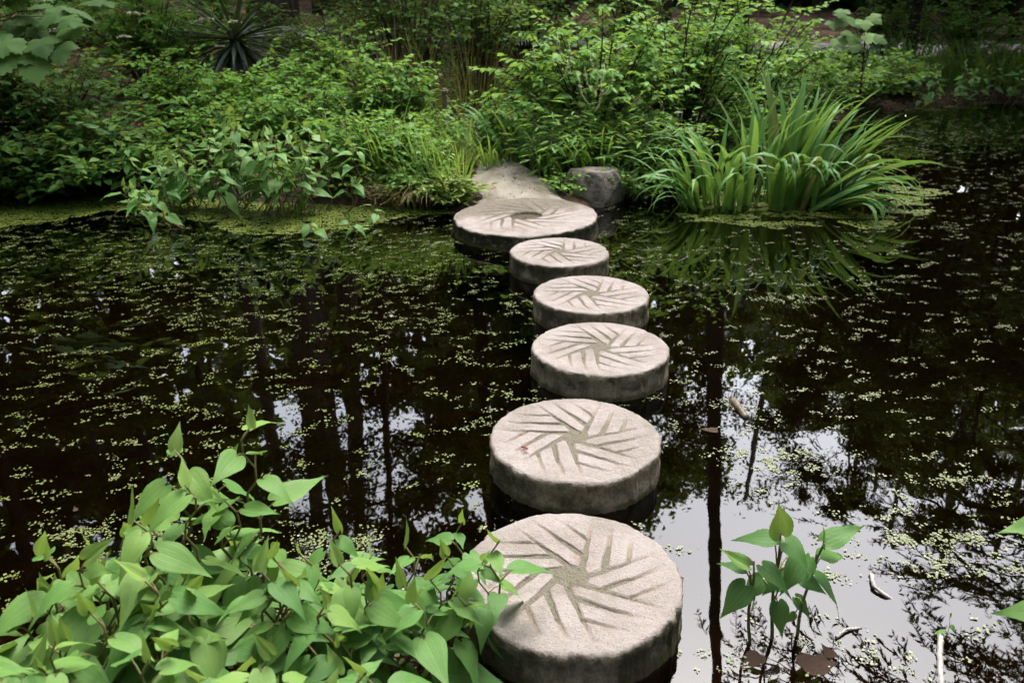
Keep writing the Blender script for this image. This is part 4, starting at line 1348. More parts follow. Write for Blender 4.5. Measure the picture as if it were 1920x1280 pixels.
rgs = np.random.default_rng(9)
jobs = []
for q in range(46):
    px, py = rgs.uniform(-60, 205), rgs.uniform(-40, 100)
    if py > 75 and px > 130:
        continue
    P = at_y(px, py, rgs.uniform(6.9, 8.0))
    jobs.append((P, rgs.uniform(0.17, 0.27), (rgs.normal(0, 0.6), -0.8 + rgs.normal(0, 0.3), rgs.uniform(-0.45, 0.1)), (rgs.normal(0, 0.25), -0.35 + rgs.normal(0, 0.2), 1), float(np.clip(rgs.normal(0.35, 0.16), 0, 0.8))))
for (px, py, s, dx, tn) in [(30, 88, 0.34, -0.2, 0.62), (62, 98, 0.36, 0.3, 0.75), (25, 70, 0.28, -0.4, 0.5), (110, 82, 0.24, 0.3, 0.42), (75, 72, 0.24, 0.4, 0.4), (42, 88, 0.13, 0.0, 1.0)]:
    jobs.append((at_y(px, py, 6.9), s, (dx, -0.75, -0.42), (0.05 * dx, -0.75, 0.9), tn))
sb = spot(40, 8.0)
sapling(sb, 'sapling with broad toothed maple-like leaves in the upper corner', jobs, 3, (sb[0], sb[1] - 0.3, 1.75))
jobs = []
for (px, py, s, tn) in [(1582, 18, 0.17, 0.6), (1590, 30, 0.24, 0.62), (1620, 38, 0.19, 0.8), (1632, 30, 0.18, 0.85), (1578, 66, 0.24, 0.7), (1600, 62, 0.24, 0.8), (1622, 66, 0.25, 0.9), (1570, 72, 0.2, 0.75), (1605, 36, 0.18, 0.5), (1610, 85, 0.18, 0.5), (1560, 40, 0.16, 0.4), (1640, 70, 0.17, 0.5)]:
    jobs.append((at_y(px, py, 10.6 + rgs.uniform(-0.15, 0.15)), s, (rgs.normal(0.2, 0.5), -0.7, -0.35), (rgs.normal(0, 0.2), -0.7, 1), tn))
sb = spot(1585, 11.0)
sapling(sb, 'young sapling with a few pale lobed leaves above the iris', jobs, 4, (sb[0] + 0.02, 10.8, 1.55))

# ------------------------------------------------------------------ stake with rope, edging log, sticks, floating leaves
ws = spot(838, 8.35)
wr = empty('rope_stake', ws, 'weathered wooden stake with a slack rope beside the path', 'stake')
tp_ = at_y(836, 166, 8.35)
h_ = float(tp_[2] - ws[2])
mb = MB()
mb.tube([(0, 0, -0.1), (0, 0, h_ * 0.5), (-0.005, 0, h_ - 0.01), (-0.005, 0, h_)], [0.026, 0.025, 0.024, 0.019], 8)
mb.build('post', M['wood'], wr, smooth=True)
mb = MB()
e_ = np.array(at_y(892, 232, 8.25)) - np.array(ws)
a_ = np.array([0.0, -0.02, h_ - 0.045])
tt = np.linspace(0, 1, 14)[:, None]
mb.tube(a_ * (1 - tt) + e_ * tt - np.array([0, 0, 0.06]) * np.sin(tt * pi), 0.008, 6)
e2 = np.array(at_y(760, 176, 9.2)) - np.array(ws)
mb.tube(a_ * (1 - tt) + e2 * tt - np.array([0, 0, 0.06]) * np.sin(tt * pi), 0.008, 6)
an = np.linspace(0, 4 * pi, 24)
mb.tube(np.stack([0.029 * np.cos(an) - 0.005, 0.029 * np.sin(an), h_ - 0.05 + 0.008 * an / pi], -1), 0.007, 5)
mb.build('rope', M['rope'], wr, smooth=True)


def log(name, pts, r0, r1, mat, label, cat, sides=10, seed=0):
    mb = MB()
    P = np.array(pts, float)
    tt = np.linspace(0, len(P) - 1, 14)
    Q = np.stack([np.interp(tt, np.arange(len(P)), P[:, k]) for k in range(3)], -1)
    rg = np.random.default_rng(seed)
    Q[:, :2] += rg.normal(0, r0 * 0.12, (14, 2))
    c = Q[0].copy()
    mb.tube(Q - c, np.linspace(r0, r1, 14) * rg.uniform(0.9, 1.1, 14), sides)
    o = mb.build(name, M[mat], smooth=True)
    o.location = c
    return tag(o, label, cat)


def gp(px, y, d):
    s = spot(px, y)
    return (s[0], s[1], s[2] + d)


log('edging_log', [gp(1420, 15.6, 0.03), gp(1560, 15.7, 0.05), gp(1690, 15.9, 0.04)], 0.085, 0.075, 'bark', 'dark log edging the grey walk above the iris', 'log', seed=1)
log('edging_log', [gp(1705, 16.0, 0.05), gp(1830, 16.1, 0.08), gp(1990, 16.0, 0.06)], 0.09, 0.085, 'wood', 'paler log edging the walk behind the far shore ferns', 'log', seed=2)

s1, s2 = at_z(1372, 748, 0.006), at_z(1398, 783, 0.0)
log('floating_stick', [s1, (s1 + s2) / 2 + np.array([0, 0, 0.004]), s2], 0.018, 0.014, 'stick', 'short brown stick floating at the edge of the bright reflection', 'stick', 8, 3)
log('floating_stick', [at_z(1633, 1076, 0.004), at_z(1640, 1100, 0.01), at_z(1660, 1115, 0.006), at_z(1680, 1128, -0.01)], 0.007, 0.005, 'palestick', 'thin pale bent stick breaking the dark water', 'stick', 6, 4)
log('floating_stick', [at_z(1764, 1190, 0.003), at_z(1762, 1230, 0.004), at_z(1766, 1290, -0.004)], 0.009, 0.008, 'palestick', 'pale upright-lying stick by the tiny seedling', 'stick', 6, 5)
log('floating_stick', [at_z(1568, 1195, 0.004), at_z(1585, 1180, 0.008), at_z(1615, 1176, 0.0)], 0.005, 0.004, 'palestick', 'slim whitish twig behind the lone plant', 'stick', 6, 6)
log('floating_stick', [at_z(330, 430, -0.01), at_z(365, 440, -0.03), at_z(300, 405, 0.05)], 0.008, 0.006, 'drytwig', 'dry stem trailing in the water under the sprawling plant', 'stick', 6, 7)


def dead_leaf(px, py, s, rot, label, curl=0.2, zz=0.006):
    me = heart_leaf('dead_leaf', M['deadleaf'], curl, 0.04, 0.008, 21 + int(px), 0.30, 0.03)
    o = link('dead_leaf', me)
    p = at_z(px, py, zz)
    o.matrix_world = Matrix.Translation(Vector(p)) @ Matrix.Rotation(rot, 4, 'Z') @ Matrix.Scale(s, 4)
    return tag(o, label, 'leaf')


dead_leaf(1345, 806, 0.075, 1.55, 'narrow orange dead leaf floating beside the stick', -0.05)
dead_leaf(1505, 1250, 0.14, -1.2, 'curled brown dead leaf floating below the lone plant', 0.02, 0.001)
dead_leaf(1425, 1225, 0.095, 2.3, 'broad brown dead leaf awash at the foot of the lone plant', 0.02, 0.001)
dead_leaf(1562, 1232, 0.06, 0.2, 'small brown leaf floating right of the lone plant', 0.02, 0.002)
dead_leaf(143, 957, 0.03, 0.7, 'small reddish leaf floating in the water above the near clump', -0.2)


# ------------------------------------------------------------------ ferns on the far shore
def fern(loc, label, n, length, seed, tint=(0.2, 0.6), dirs=None):
    root = empty('fern', loc, label, 'fern')
    rg = np.random.default_rng(seed)
    for q in range(n):
        az = dirs[q] if dirs else rg.uniform(0, 2 * pi)
        L_ = length * rg.uniform(0.8, 1.1)
        tt = np.linspace(0, 1, 26)
        ang = 0.35 + 1.5 * tt
        x = np.cumsum(np.sin(ang)) * L_ / 26
        z = np.cumsum(np.cos(ang)) * L_ / 26
        dv = np.array([math.cos(az), math.sin(az), 0])
        path = dv[None] * x[:, None] + np.array([0, 0, 1.0]) * z[:, None]
        lat = np.array([-dv[1], dv[0], 0])
        mb = MB()
        mb.tube(path, np.linspace(0.004, 0.001, 26), 3, tint=0.4, cap=False)
        ln = L_ * 0.24 * np.sin(np.clip(tt * 1.02, 0, 1) * pi) ** 0.6 * (1 - 0.5 * tt)
        for s in (-1, 1):
            k = np.arange(4, 26)
            tang = norm(np.gradient(path, axis=0))
            up = norm(np.cross(np.broadcast_to(lat, tang.shape), tang))
            up = up * np.sign(up[:, 2:3] + 1e-6)
            mb.leaves(LS, path[k], s * lat[None] + 0.35 * tang[k] - 0.15 * np.array([0, 0, 1.0]), up[k], ln[k], rg.uniform(*tint), ln[k] * 0.55)
        mb.build('frond', M['shrub_mid'], root)
    return root


fern(spot(1868, 14.9), 'fern with one pale arching frond above the far shore', 9, 1.05, 1, (0.2, 0.5), [3.6, 2.6, 0.2, 5.2, 4.4, 1.0, 3.1, 5.8, 2.0])
fern(spot(1730, 14.2), 'fern in deep shade beside the dark grass', 8, 0.75, 2, (0.1, 0.4))
fern(spot(1680, 13.9), 'fern in deep shade behind the shore plants', 8, 0.7, 3, (0.1, 0.4))
shrub('far_shrub', spot(1810, 16.9), 'pale green bush beyond the log edging', 1.25, 2.6, 'shrub_bright', 0.11, 34, 8, 8, 50, LO, 1.6, tint=(0.2, 0.9))
shrub('far_shrub', spot(1660, 17.0), 'dim bush beyond the log edging next to a dark trunk', 1.2, 2.2, 'shrub_mid', 0.11, 26, 8, 8, 51, LO, 1.6, tint=(0.1, 0.8))
shrub('far_shrub', spot(1480, 14.0), 'thin dark bush in front of the grey walk', 0.6, 1.8, 'shrub_mid', 0.09, 22, 8, 7, 52, LO, 1.2, tint=(0.1, 0.8))
shrub('far_shrub', spot(560, 14.5), 'yellow-green bush on the straw slope behind the spiky plant', 0.55, 1.8, 'shrub_yellow', 0.08, 24, 8, 7, 53, LO, 1.2, tint=(0.1, 0.8))
shrub('far_shrub', spot(300, 14.3), 'green bush on the slope behind the cream-flowered shrub', 0.8, 2.2, 'shrub_mid', 0.09, 26, 8, 7, 54, LO, 1.2)
shrub('far_shrub', spot(640, 12.2), 'yellowish bush between the spiky plant and the dark thicket', 1.2, 1.6, 'shrub_yellow', 0.08, 28, 8, 8, 55, LO, 1.2, tint=(0.0, 0.6))
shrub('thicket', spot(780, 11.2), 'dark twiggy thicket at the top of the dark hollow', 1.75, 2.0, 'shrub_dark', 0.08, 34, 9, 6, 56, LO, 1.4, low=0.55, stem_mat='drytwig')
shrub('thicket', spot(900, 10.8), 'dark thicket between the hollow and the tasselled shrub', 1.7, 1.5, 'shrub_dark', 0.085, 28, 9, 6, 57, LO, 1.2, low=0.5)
shrub('thicket', spot(1000, 12.4), 'shaded bush showing above the tasselled shrub', 1.8, 2.6, 'shrub_mid', 0.09, 30, 9, 7, 58, LO, 1.4, tint=(0.0, 0.6), low=0.4)
shrub('thicket', spot(1200, 13.0), 'shaded bush behind the two bright shrubs', 1.6, 3.0, 'shrub_mid', 0.09, 30, 9, 7, 59, LO, 1.4, tint=(0.0, 0.6), low=0.3)
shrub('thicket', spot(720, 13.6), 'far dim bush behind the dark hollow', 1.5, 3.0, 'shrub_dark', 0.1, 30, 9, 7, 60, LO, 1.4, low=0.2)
shrub('far_shrub', spot(60, 12.5), 'far green bush behind the maple-like leaves', 1.3, 3.0, 'shrub_mid', 0.1, 30, 9, 7, 61, LO, 1.4, low=0.2)

shrub('far_shrub', spot(170, 15.5), 'far bush closing the gap beside the cream-flowered shrub', 1.0, 2.8, 'shrub_mid', 0.11, 26, 8, 7, 62, LO, 1.4, low=0.15)
shrub('far_shrub', spot(420, 16.5), 'far bush behind the spiky plant', 0.9, 2.6, 'shrub_mid', 0.11, 24, 8, 7, 63, LO, 1.4, low=0.15)
shrub('far_shrub', spot(900, 15.5), 'far bush glimpsed above the thicket', 1.2, 3.0, 'shrub_mid', 0.11, 26, 8, 7, 64, LO, 1.4, low=0.15)
shrub('far_shrub', spot(1330, 15.0), 'far bush above the leafy shrub behind the iris', 1.0, 2.6, 'shrub_mid', 0.11, 26, 8, 7, 65, LO, 1.4, low=0.15)
shrub('far_shrub', spot(1890, 14.4), 'low bush among the dark grass at the picture side', 0.55, 1.6, 'shrub_dark', 0.09, 22, 8, 7, 66, LO, 1.0, low=0.1)
shrub('far_shrub', spot(1660, 13.3), 'low bush on the far shore bank beside the shaded fern', 0.5, 1.6, 'shrub_dark', 0.09, 22, 8, 7, 67, LO, 0.8, low=0.1)

# ------------------------------------------------------------------ trees
def limb_path(a, b, sag, rg, n=7):
    tt = np.linspace(0, 1, n)[:, None]
    p = a * (1 - tt) + b * tt
    p = p + rg.normal(0, 0.05, (n, 3)) * np.linalg.norm(b - a) * np.sin(tt * pi) * 0.6
    p[:, 2] += sag * np.sin(tt[:, 0] * pi)
    return p


def make_tree(height, crown_lo, crown_r, r0, leaves, leaf, seed, mat='tree_leaf', lean=(0, 0), bark='bark', limbs=16, sub=5, flat=False):
    """returns (trunk mesh, crown mesh)"""
    rg = np.random.default_rng(4000 + seed)
    tm, cm = MB(), MB()
    tt = np.linspace(0, 1, 16)
    trunk = np.stack([lean[0] * height * tt + 0.25 * np.sin(tt * 4 + seed), lean[1] * height * tt + 0.25 * np.sin(tt * 3.3 + seed * 2) , height * tt - 0.3 * (tt == 0)], -1)
    trunk[:, :2] -= trunk[0, :2]
    rad = r0 * (1 - 0.85 * tt) + r0 * 0.45 * np.exp(-tt * 25)
    tm.tube(trunk, rad, 12)
    cl_p, cl_s, cl_d = [], [], []
    for k in range(limbs):
        f = crown_lo + (0.97 - crown_lo) * (k + rg.uniform(0, 0.9)) / limbs
        a = np.array([np.interp(f, tt, trunk[:, j]) for j in range(3)])
        az = k * 2.4 + rg.normal(0, 0.4)
        prof = math.sin(min(1, (f - crown_lo) / (1 - crown_lo) * 0.85 + 0.22) * pi) ** 0.7
        L_ = crown_r * (0.45 + 0.75 * prof) * rg.uniform(0.7, 1.1)
        rise = (-0.12 if flat else 0.35) * L_ * rg.uniform(0.4, 1.2)
        b = a + np.array([math.cos(az) * L_, math.sin(az) * L_, rise])
        p = limb_path(a, b, 0.05 * L_, rg)
        tm.tube(p, np.linspace(r0 * 0.32 * (1 - 0.6 * f), 0.02, 7), 5, cap=False)
        for s in range(sub):
            g_ = rg.uniform(0.3, 1.0)
            a2 = p[int(g_ * 6)]
            dv = norm(np.array([math.cos(az), math.sin(az), 0]) * 0.6 + rg.normal(0, 0.6, 3) * np.array([1, 1, 0.25 if flat else 0.7]))
            l2 = L_ * rg.uniform(0.22, 0.45)
            b2 = a2 + dv * l2
            p2 = limb_path(a2, b2, 0.02, rg, 5)
            tm.tube(p2, np.linspace(0.022, 0.006, 5), 4, cap=False)
            for q in p2[1:]:
                cl_p.append(q)
                cl_s.append(l2 * 0.24)
                cl_d.append(dv)
    cl_p, cl_s, cl_d = np.array(cl_p), np.array(cl_s), np.array(cl_d)
    idx = rg.integers(0, len(cl_p), leaves)
    sc = np.array([1, 1, 0.28 if flat else 0.6])
    P = cl_p[idx] + rg.normal(0, 1, (leaves, 3)) * cl_s[idx, None] * sc
    D = rg.normal(0, 1, (leaves, 3)) * np.array([1, 1, 0.4]) - np.array([0, 0, 0.25])
    if flat:
        nt_ = len(cl_p) * 14                                  # little twigs, needles set along them
        ti = rg.integers(0, len(cl_p), nt_)
        tp0 = cl_p[ti] + rg.normal(0, 1, (nt_, 3)) * cl_s[ti, None] * np.array([0.8, 0.8, 0.25])
        td = norm(cl_d[ti] + rg.normal(0, 0.45, (nt_, 3)) * np.array([1, 1, 0.4]) - np.array([0, 0, 0.2]))
        k_ = rg.integers(0, nt_, leaves)
        P = tp0[k_] + td[k_] * (rg.uniform(0, 0.42, leaves))[:, None]
        sd_ = np.where(rg.uniform(0, 1, leaves) < 0.5, 1, -1)[:, None]
        D = td[k_] * 0.7 + sd_ * norm(np.cross(td[k_], [0, 0, 1.0])) + rg.normal(0, 0.15, (leaves, 3))
        idx = ti[k_]
        cm.leaves(LQ, tp0, td, np.array([0, 0, 1.0]) + rg.normal(0, 0.2, (nt_, 3)), 0.46, 0.0, 0.03)
    U = np.array([0, 0, 1.0]) + rg.normal(0, 0.45, (leaves, 3))
    S = leaf * rg.uniform(0.6, 1.25, leaves)
    clump_t = rg.uniform(0.15, 0.85, len(cl_p))
    t = np.clip(clump_t[idx] + rg.normal(0, 0.12, leaves), 0, 1)
    cm.leaves(LN if flat else LQ, P, D, U, S, t)
    return tm.mesh('trunk', M[bark], True), cm.mesh('crown', M[mat], False)


def put_tree(name, kind, loc, rot, s, label, group=None):
    root = empty(name, loc, label, 'tree', group)
    root.rotation_euler = (0, 0, rot)
    root.scale = (s, s, s)
    link('trunk', kind[0], root)
    link('crown', kind[1], root)
    return root


K_hard = make_tree(19, 0.28, 4.8, 0.24, 34000, 0.20, 1, limbs=20)
K_hard2 = make_tree(21, 0.32, 4.6, 0.22, 32000, 0.20, 2, limbs=20, lean=(0.04, 0.02))
K_con = make_tree(19, 0.10, 4.2, 0.22, 110000, 0.12, 3, 'pine_leaf', flat=True, limbs=34, sub=6)
K_pole = make_tree(26, 0.80, 2.4, 0.17, 5000, 0.15, 4, lean=(0.075, 0.0), limbs=9)
K_pine = make_tree(26, 0.64, 3.4, 0.34, 16000, 0.18, 5, bark='barkpine', flat=False)
K_col = make_tree(23, 0.10, 2.5, 0.22, 42000, 0.20, 6, limbs=30, sub=5)


def az_pos(az, d):
    x, y = d * math.sin(math.radians(az)), d * math.cos(math.radians(az))
    return gz(x, y, -0.05)


TREES = [  # name, kind, azimuth, distance, rotation, scale, label
    ('hardwood_tree', K_hard, -54, 16, 0.3, 1.1, 'broadleaf tree reflected at the picture side above the near clump'),
    ('hardwood_tree', K_hard2, -44, 18, 1.7, 1.1, 'broadleaf tree whose dark reflection lies left of the trunk reflections'),
    ('hardwood_tree', K_hard, -47, 24, 2.7, 1.15, 'broadleaf tree in the second row behind the shaded end of the pond'),
    ('hardwood_tree', K_hard2, -64, 15, 4.4, 1.1, 'broadleaf tree at the shaded end of the pond'),
    ('columnar_tree', K_col, -34, 19, 2.0, 1.0, 'narrow dense tree mirrored darkly toward the picture side'),
    ('columnar_tree', K_col, -26, 21, 4.0, 1.0, 'narrow dense tree mirrored left of the trunk reflections'),
    ('pine_tree', K_pine, -15.0, 21, 2.2, 1.0, 'tall tree with thick trunk, left of the paired dark trunk reflections'),
    ('pine_tree', K_pine, -11.2, 22, 4.2, 0.95, 'tall tree, right of the paired dark trunk reflections'),
    ('pine_tree', K_pine, -18.5, 25, 0.4, 0.9, 'tall tree set back behind the paired trunks'),
    ('columnar_tree', K_col, -3, 21, 5.0, 1.0, 'narrow dense tree mirrored darkly beside the millstones'),
    ('columnar_tree', K_col, 3, 24, 2.6, 1.1, 'narrow dense tree mirrored behind the nearer millstones'),
    ('columnar_tree', K_col, 7.5, 20, 0.6, 0.95, 'narrow dense tree mirrored just right of the millstones'),
    ('slender_tree', K_pole, 13.5, 14.5, 0.0, 1.0, 'slender leaning tree whose single trunk crosses the bright reflection'),
    ('conifer_tree', K_con, 47.8, 16, 0.0, 1.15, 'feathery conifer mirrored at the edge of the bright reflection'),
    ('conifer_tree', K_con, 58, 18, 2.0, 1.3, 'feathery conifer mirrored at the picture side'),
    ('hardwood_tree', K_hard, 27, 27, 3.2, 0.64, 'lower broadleaf tree mirrored under the bright reflection'),
    ('columnar_tree', K_col, 29, 23, 1.3, 0.42, 'small dense tree added to block sky glints beyond the far shore'),  # added to keep stray sky glints off the water
    ('hardwood_tree', K_hard2, 78, 15, 3.2, 1.1, 'broadleaf tree beyond the picture side on the far shore'),
    ('hardwood_tree', K_hard, -72, 13, 3.0, 1.1, 'broadleaf tree beyond the picture side on the near shore'),
    ('hardwood_tree', K_hard, 92, 11, 1.0, 1.0, 'unseen broadleaf tree added at the pond side to block sky light'),  # from here on: unseen trees added so their crowns block sky light
    ('hardwood_tree', K_hard2, -100, 9.5, 2.0, 1.0, 'unseen broadleaf tree added at the pond end to block sky light'),
    ('hardwood_tree', K_hard, 135, 7.0, 5.1, 1.0, 'unseen broadleaf tree added behind the viewpoint to one side to block sky light'),
    ('hardwood_tree', K_hard2, 178, 6.5, 0.2, 1.0, 'unseen broadleaf tree added straight behind the viewpoint to block sky light'),
    ('hardwood_tree', K_hard, -138, 7.0, 1.2, 1.0, 'unseen broadleaf tree added behind the viewpoint to the other side to block sky light'),
]
for nm, kd, az, d, r, s, lb in TREES:
    put_tree(nm, kd, az_pos(az, d), r, s, lb, 'trees standing round the pond')

# tree foot seen at the top of the picture
pt = spot(522, 19.0)
put_tree('pine_tree', K_pine, (pt[0], pt[1], pt[2] - 0.05), 1.1, 1.0, 'tree with a thick scaly trunk foot on the straw slope', 'trees standing round the pond')
for px, y, s, lb in [(690, 13.0, 0.5, 'thin dark trunk above the leafy shrubs left of the hollow'), (1700, 16.6, 0.62, 'dark trunk behind the log edging'), (1245, 17, 0.46, 'dim trunk above the bright shrubs')]:
    p = spot(px, y)
    put_tree('slender_tree', K_hard2, (p[0], p[1], p[2] - 0.05), 2.0 + px, s if px < 1600 else 0.45, lb, 'small trees behind the bank')

for px, y, s_, lb in [(1790, 17.8, 0.46, 'small tree added to shade the far shore ferns'), (1960, 16.5, 0.5, 'small tree added to shade the far shore at the picture side'), (1640, 18.6, 0.42, 'small tree added behind the log edging to shade the bank')]:  # trees added so their crowns shade the far shore
    p = spot(px, y)
    put_tree('added_shade_tree', K_hard, (p[0], p[1], p[2] - 0.05), px * 0.7, s_, lb, 'small trees behind the bank')

# far wood all round: one mass of foliage and stems
rgw = np.random.default_rng(12)
mb = MB()
nw = 105000
an = rgw.uniform(0, 2 * pi, nw)
rr = rgw.uniform(24, 36, nw)
aa = np.where(an > pi, an - 2 * pi, an)
zt = np.where((aa < 0.10) & (aa > -2.2), np.where((aa > -0.36) & (aa < -0.12), 12.5, 22), np.where((aa < 0.5) & (aa > 0), 12, 15)) * (0.6 + 0.4 * vnoise(an * 5, an * 0, 3))
zz = rgw.uniform(0, 1, nw) ** 0.9 * zt + 0.8
P = np.stack([rr * np.sin(an), 4 + rr * np.cos(an), zz], -1)
mb.leaves(LQ, P, rgw.normal(0, 1, (nw, 3)), np.array([0, 0, 0.6]) + rgw.normal(0, 0.6, (nw, 3)), rgw.uniform(0.6, 1.2, nw), rgw.uniform(0, 0.7, nw))
o = mb.build('distant_wood', M['tree_leaf'])
tag(o, 'distant mass of woodland closing in the pond', 'woodland', kind='stuff')
mb = MB()
for q in range(60):
    a_ = rgw.uniform(0, 2 * pi)
    r_ = rgw.uniform(22, 32)
    x, y = r_ * math.sin(a_), 4 + r_ * math.cos(a_)
    z = float(ground_z(x, y))
    mb.tube([(x, y, z - 0.2), (x + rgw.normal(0, 0.2), y, z + 6), (x + rgw.normal(0, 0.4), y, z + 15)], [rgw.uniform(0.12, 0.3), 0.14, 0.08], 7)
tag(mb.build('distant_trunks', M['bark'], smooth=True), 'distant trunks of the surrounding woodland', 'woodland', kind='stuff')

# ------------------------------------------------------------------ ground cover and litter on the bank
mb = MB()
nq = 60000
x, y = rgw.uniform(-9, 11, nq), rgw.uniform(6.4, 19, nq)
d = shore_dist(x, y)
pc = 0.12 - 0.17 * (y - 6.6)
on_path = (np.abs(x - pc) < np.maximum(0.18, 0.42 - 0.11 * (y - 6.5))) & (y < 10)
cov = fbm(x * 0.8, y * 0.8, 41)
keep = (d > 0.05) & ~on_path & (cov > 0.42) & ~((y > 14.5) & (cov < 0.56))
x, y = x[keep], y[keep]
z = ground_z(x, y)
nk = len(x)
hh = rgw.uniform(0.02, 0.22, nk) * (0.5 + cov[keep])
an = rgw.uniform(0, 2 * pi, nk)
mb.leaves(LS, np.stack([x, y, z + hh], -1), np.stack([np.cos(an), np.sin(an) - 0.3, rgw.uniform(-0.3, 0.3, nk)], -1), np.array([0, 0, 1.0]) + rgw.normal(0, 0.3, (nk, 3)), rgw.uniform(0.04, 0.085, nk), rgw.uniform(0.05, 0.8, nk))
tag(mb.build('ground_cover', M['shrub_mid'], smooth=True), 'low leafy ground cover over the bank', 'ground cover', kind='stuff')
mb = MB()
nq = 26000
x, y = rgw.uniform(-9, 11, nq), rgw.uniform(6.6, 20, nq)
keep = shore_dist(x, y) > 0.1
x, y = x[keep], y[keep]
pc = 0.12 - 0.17 * (y - 6.6)
keep = (np.abs(x - pc) > np.maximum(0.17, 0.40 - 0.11 * (y - 6.5))) | (y > 10) | (rgw.uniform(0, 1, len(x)) < 0.08)
x, y = x[keep], y[keep]
nk = len(x)
an = rgw.uniform(0, 2 * pi, nk)
mb.leaves(LS, np.stack([x, y, ground_z(x, y) + 0.012 + 0.04 * (np.abs(x - 0.12 + 0.17 * (y - 6.6)) < np.maximum(0.17, 0.40 - 0.11 * (y - 6.5)))], -1), np.stack([np.cos(an), np.sin(an), rgw.normal(0, 0.2, nk)], -1), np.array([0, 0, 1.0]) + rgw.normal(0, 0.4, (nk, 3)), rgw.uniform(0.04, 0.09, nk), rgw.uniform(0, 1, nk))
tag(mb.build('leaf_litter', M['litter'], smooth=True), 'reddish brown fallen leaves and straw on the bank', 'leaf litter', kind='stuff')

mb = MB()
npb = 450
py_ = 6.66 + 2.4 * rgw.uniform(0, 1, npb)
hw_ = np.maximum(0.16, 0.42 - 0.11 * (py_ - 6.5))
px_ = 0.12 - 0.17 * (py_ - 6.6) + hw_ * np.clip(rgw.normal(0, 0.6, npb), -1.05, 1.05)
ps_ = 0.003 + 0.010 * rgw.uniform(0, 1, npb) ** 4
OCT = (np.array([(1, 0, 0), (-1, 0, 0), (0, 1, 0), (0, -1, 0), (0, 0, 0.7), (0, 0, -0.7)]), [np.array([(0, 2, 4), (2, 1, 4), (1, 3, 4), (3, 0, 4), (2, 0, 5), (1, 2, 5), (3, 1, 5), (0, 3, 5)])])
mb.leaves(OCT, np.stack([px_, py_, 0.116 + 0.042 * (py_ - 6.6) - 0.05 * (np.abs(px_ - 0.12 + 0.17 * (py_ - 6.6)) / hw_) ** 4 + 0.003], -1), rgw.normal(0, 1, (npb, 3)) * np.array([1, 1, 0.3]), rgw.normal(0, 0.3, (npb, 3)) + np.array([0, 0, 1.0]), ps_)
tag(mb.build('path_grit', M['gravel']), 'loose grit and pebbles on the sandy path', 'grit', kind='stuff')

# ------------------------------------------------------------------ duckweed
STONES = [(0.173, 2.026, 0.33), (0.239, 2.847, 0.33), (0.419, 3.71, 0.33), (0.439, 4.46, 0.33), (0.303, 5.26, 0.325), (0.10, 6.17, 0.54)]


def off_stones(x, y, pad=0.004):
    ok = np.ones(x.shape, bool)
    for sx, sy, sr in STONES:
        ok &= np.hypot(x - sx, y - sy) > sr * 1.01 + pad
    return ok


mb = MB()
rgd = np.random.default_rng(77)
nc = 26000
cx, cy_ = rgd.uniform(-6.5, 9, nc), rgd.uniform(1.2, 13.4, nc)
dens = fbm(cx * 0.9 + 3, cy_ * 0.9, 51)
fine = vnoise(cx * 3.1, cy_ * 3.1, 52)
left = 1 / (1 + np.exp((cx - 0.25) * 4))
base_d = 0.38 + 0.55 * left * np.clip((cy_ - 1.6) / 3, 0.3, 1.3) + 0.08 * np.clip((cx - 1.0), 0, 1)
base_d = base_d * np.where((cx > 0.3) & (cy_ < 3.1) & (cx < 1.35), 0.22, 1.0)
keep = (rgd.uniform(0, 1, nc) < base_d * (0.55 + 0.7 * dens) * (0.6 + 0.8 * fine)) & (shore_dist(cx, cy_) < -0.03)
cx, cy_ = cx[keep], cy_[keep]
nl = 2 + rgd.poisson(10.0 * rgd.uniform(0.3, 1.8, len(cx)))
idx = np.repeat(np.arange(len(cx)), nl)
axd = (0.25 + rgd.normal(0, 0.55, len(cx)))[idx]
a = rgd.normal(0, 1, len(idx)) * (0.006 + 0.0011 * nl[idx])
b = rgd.normal(0, 1, len(idx)) * (0.005 + 0.0003 * nl[idx])
lx = cx[idx] + a * np.cos(axd) - b * np.sin(axd)
ly = cy_[idx] + a * np.sin(axd) + b * np.cos(axd)
lt = np.clip((0.45 + 0.12 * rgd.normal(0, 1, len(cx)))[idx] + rgd.normal(0, 0.1, len(idx)) + 0.18 * (lx > 0.5), 0, 1)  # paler towards the right: sky sheen put into the leaflet tint
lsz = 0.0035 + 0.009 * rgd.uniform(0, 1, len(idx)) ** 1.3
# bigger rafts
RAFT = [(1620, 742, 0.10, 0.05), (1440, 850, 0.22, 0.06), (1480, 880, 0.20, 0.05), (1420, 865, 0.12, 0.04), (1330, 1240, 0.10, 0.05), (1540, 1080, 0.12, 0.04), (1690, 1010, 0.20, 0.06), (1740, 1060, 0.16, 0.07), (1640, 960, 0.18, 0.05),
        (1700, 1240, 0.14, 0.05), (1560, 1200, 0.12, 0.04), (1820, 1010, 0.18, 0.05), (1780, 900, 0.16, 0.05), (270, 830, 0.12, 0.03), (360, 775, 0.10, 0.03), (200, 900, 0.10, 0.04), (640, 1010, 0.16, 0.07), (760, 1130, 0.12, 0.08), (480, 1150, 0.2, 0.1),
        (560, 1060, 0.14, 0.08), (850, 1230, 0.10, 0.05), (300, 1000, 0.14, 0.06), (1390, 760, 0.14, 0.05), (1480, 560, 0.2, 0.08), (150, 1000, 0.2, 0.08), (900, 440, 0.14, 0.06), (840, 455, 0.2, 0.08)]
rx, ry = [], []
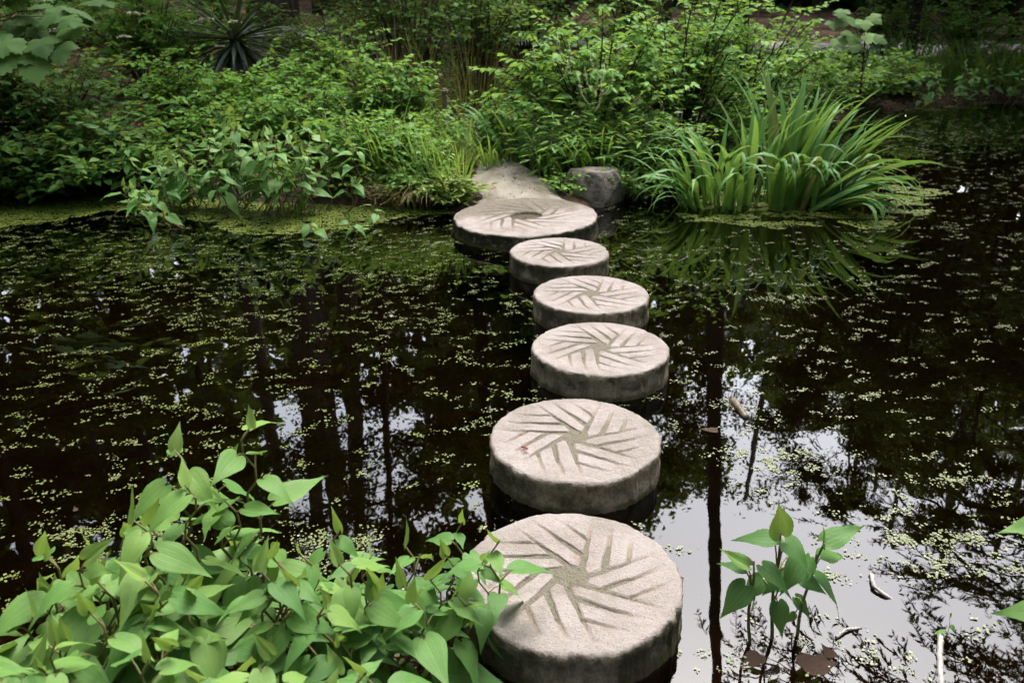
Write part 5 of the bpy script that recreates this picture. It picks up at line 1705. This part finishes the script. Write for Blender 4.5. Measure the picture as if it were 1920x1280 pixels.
for (px, py, sx, sy) in RAFT:
    p = at_z(px, py)
    n_ = int(300 * sx * sy / 0.006)
    u, w_ = rgd.normal(0, 0.5, n_) * sx, rgd.normal(0, 0.5, n_) * sy
    m_ = vnoise((p[0] + u) * 28, (p[1] + w_) * 28, 61) > 0.55
    rx.append(p[0] + u[m_])
    ry.append(p[1] + w_[m_])
rx, ry = np.concatenate(rx), np.concatenate(ry)
# closed film below the far bank and round the iris
fx, fy = [], []
for (x0, x1, y0, y1, den) in [(-5.2, -0.28, 5.7, 7.4, 7000), (0.9, 4.6, 6.1, 9.0, 6000), (3.5, 9.0, 9.5, 13.6, 1500), (-1.3, -0.1, 1.2, 1.9, 2600)]:
    n_ = int((x1 - x0) * (y1 - y0) * den)
    x, y = rgd.uniform(x0, x1, n_), rgd.uniform(y0, y1, n_)
    ds = -shore_dist(x, y)
    wob = fbm(x * 1.6, y * 2.6, 71) * 1.0
    if x0 < -3:
        lim = 0.34 + 0.85 * np.clip((-2.6 - x) / 1.8, 0, 1) + 0.40 * np.clip(1.5 - np.abs(x + 1.75) / 0.8, 0, 1)
        lim = lim * np.clip((-0.3 - x) / 0.9, 0.12, 1)
        m_ = (ds > -0.05) & (ds < lim * (0.35 + 1.15 * wob)) & (vnoise(x * 14, y * 26, 73) > 0.08 + 0.5 * np.clip(ds / lim - 0.5, 0, 1))
    elif x0 > 3:
        m_ = (ds > 0) & (ds < 0.7 * wob) & (vnoise(x * 5, y * 9, 73) > 0.35)
    elif x0 > 0:
        m_ = (ds > 0) & (np.hypot((x - 2.35) / 1.25, (y - 6.95) / 0.85) < 0.45 + 0.8 * wob) & (fbm(x * 4.5, y * 8, 74) > 0.50)
        m_ |= (ds > 0) & (np.hypot((x - 3.3) / 0.6, (y - 7.45) / 0.35) < 0.3 + 0.9 * wob) & (fbm(x * 7, y * 12, 75) > 0.45)
    else:
        m_ = (fbm(x * 5, y * 5, 76) > 0.52) & (x < -0.16)
    fx.append(x[m_])
    fy.append(y[m_])
fx, fy = np.concatenate(fx), np.concatenate(fy)
LX, LY = np.concatenate([lx, rx, fx]), np.concatenate([ly, ry, fy])
LT = np.concatenate([lt, np.clip(rgd.normal(0.62, 0.14, len(rx)), 0, 1), np.clip(rgd.normal(0.14, 0.10, len(fx)), 0, 1)])
LZ = np.concatenate([lsz, 0.003 + 0.008 * rgd.uniform(0, 1, len(rx)) ** 1.3, rgd.uniform(0.012, 0.02, len(fx))])
keep = off_stones(LX, LY)
LX, LY, LT, LZ = LX[keep], LY[keep], LT[keep], LZ[keep]
n_ = len(LX)
an = rgd.uniform(0, 2 * pi, n_)
mb.leaves(LB, np.stack([LX, LY, 0.0025 + rgd.uniform(0, 0.002, n_)], -1), np.stack([np.cos(an), np.sin(an), rgd.normal(0, 0.03, n_)], -1), np.array([0, 0, 1.0]) + rgd.normal(0, 0.06, (n_, 3)), LZ, LT)
tag(mb.build('duckweed', M['duckweed']), 'pale green duckweed drifting on the pond', 'duckweed', kind='stuff')
print('duckweed leaflets', n_)
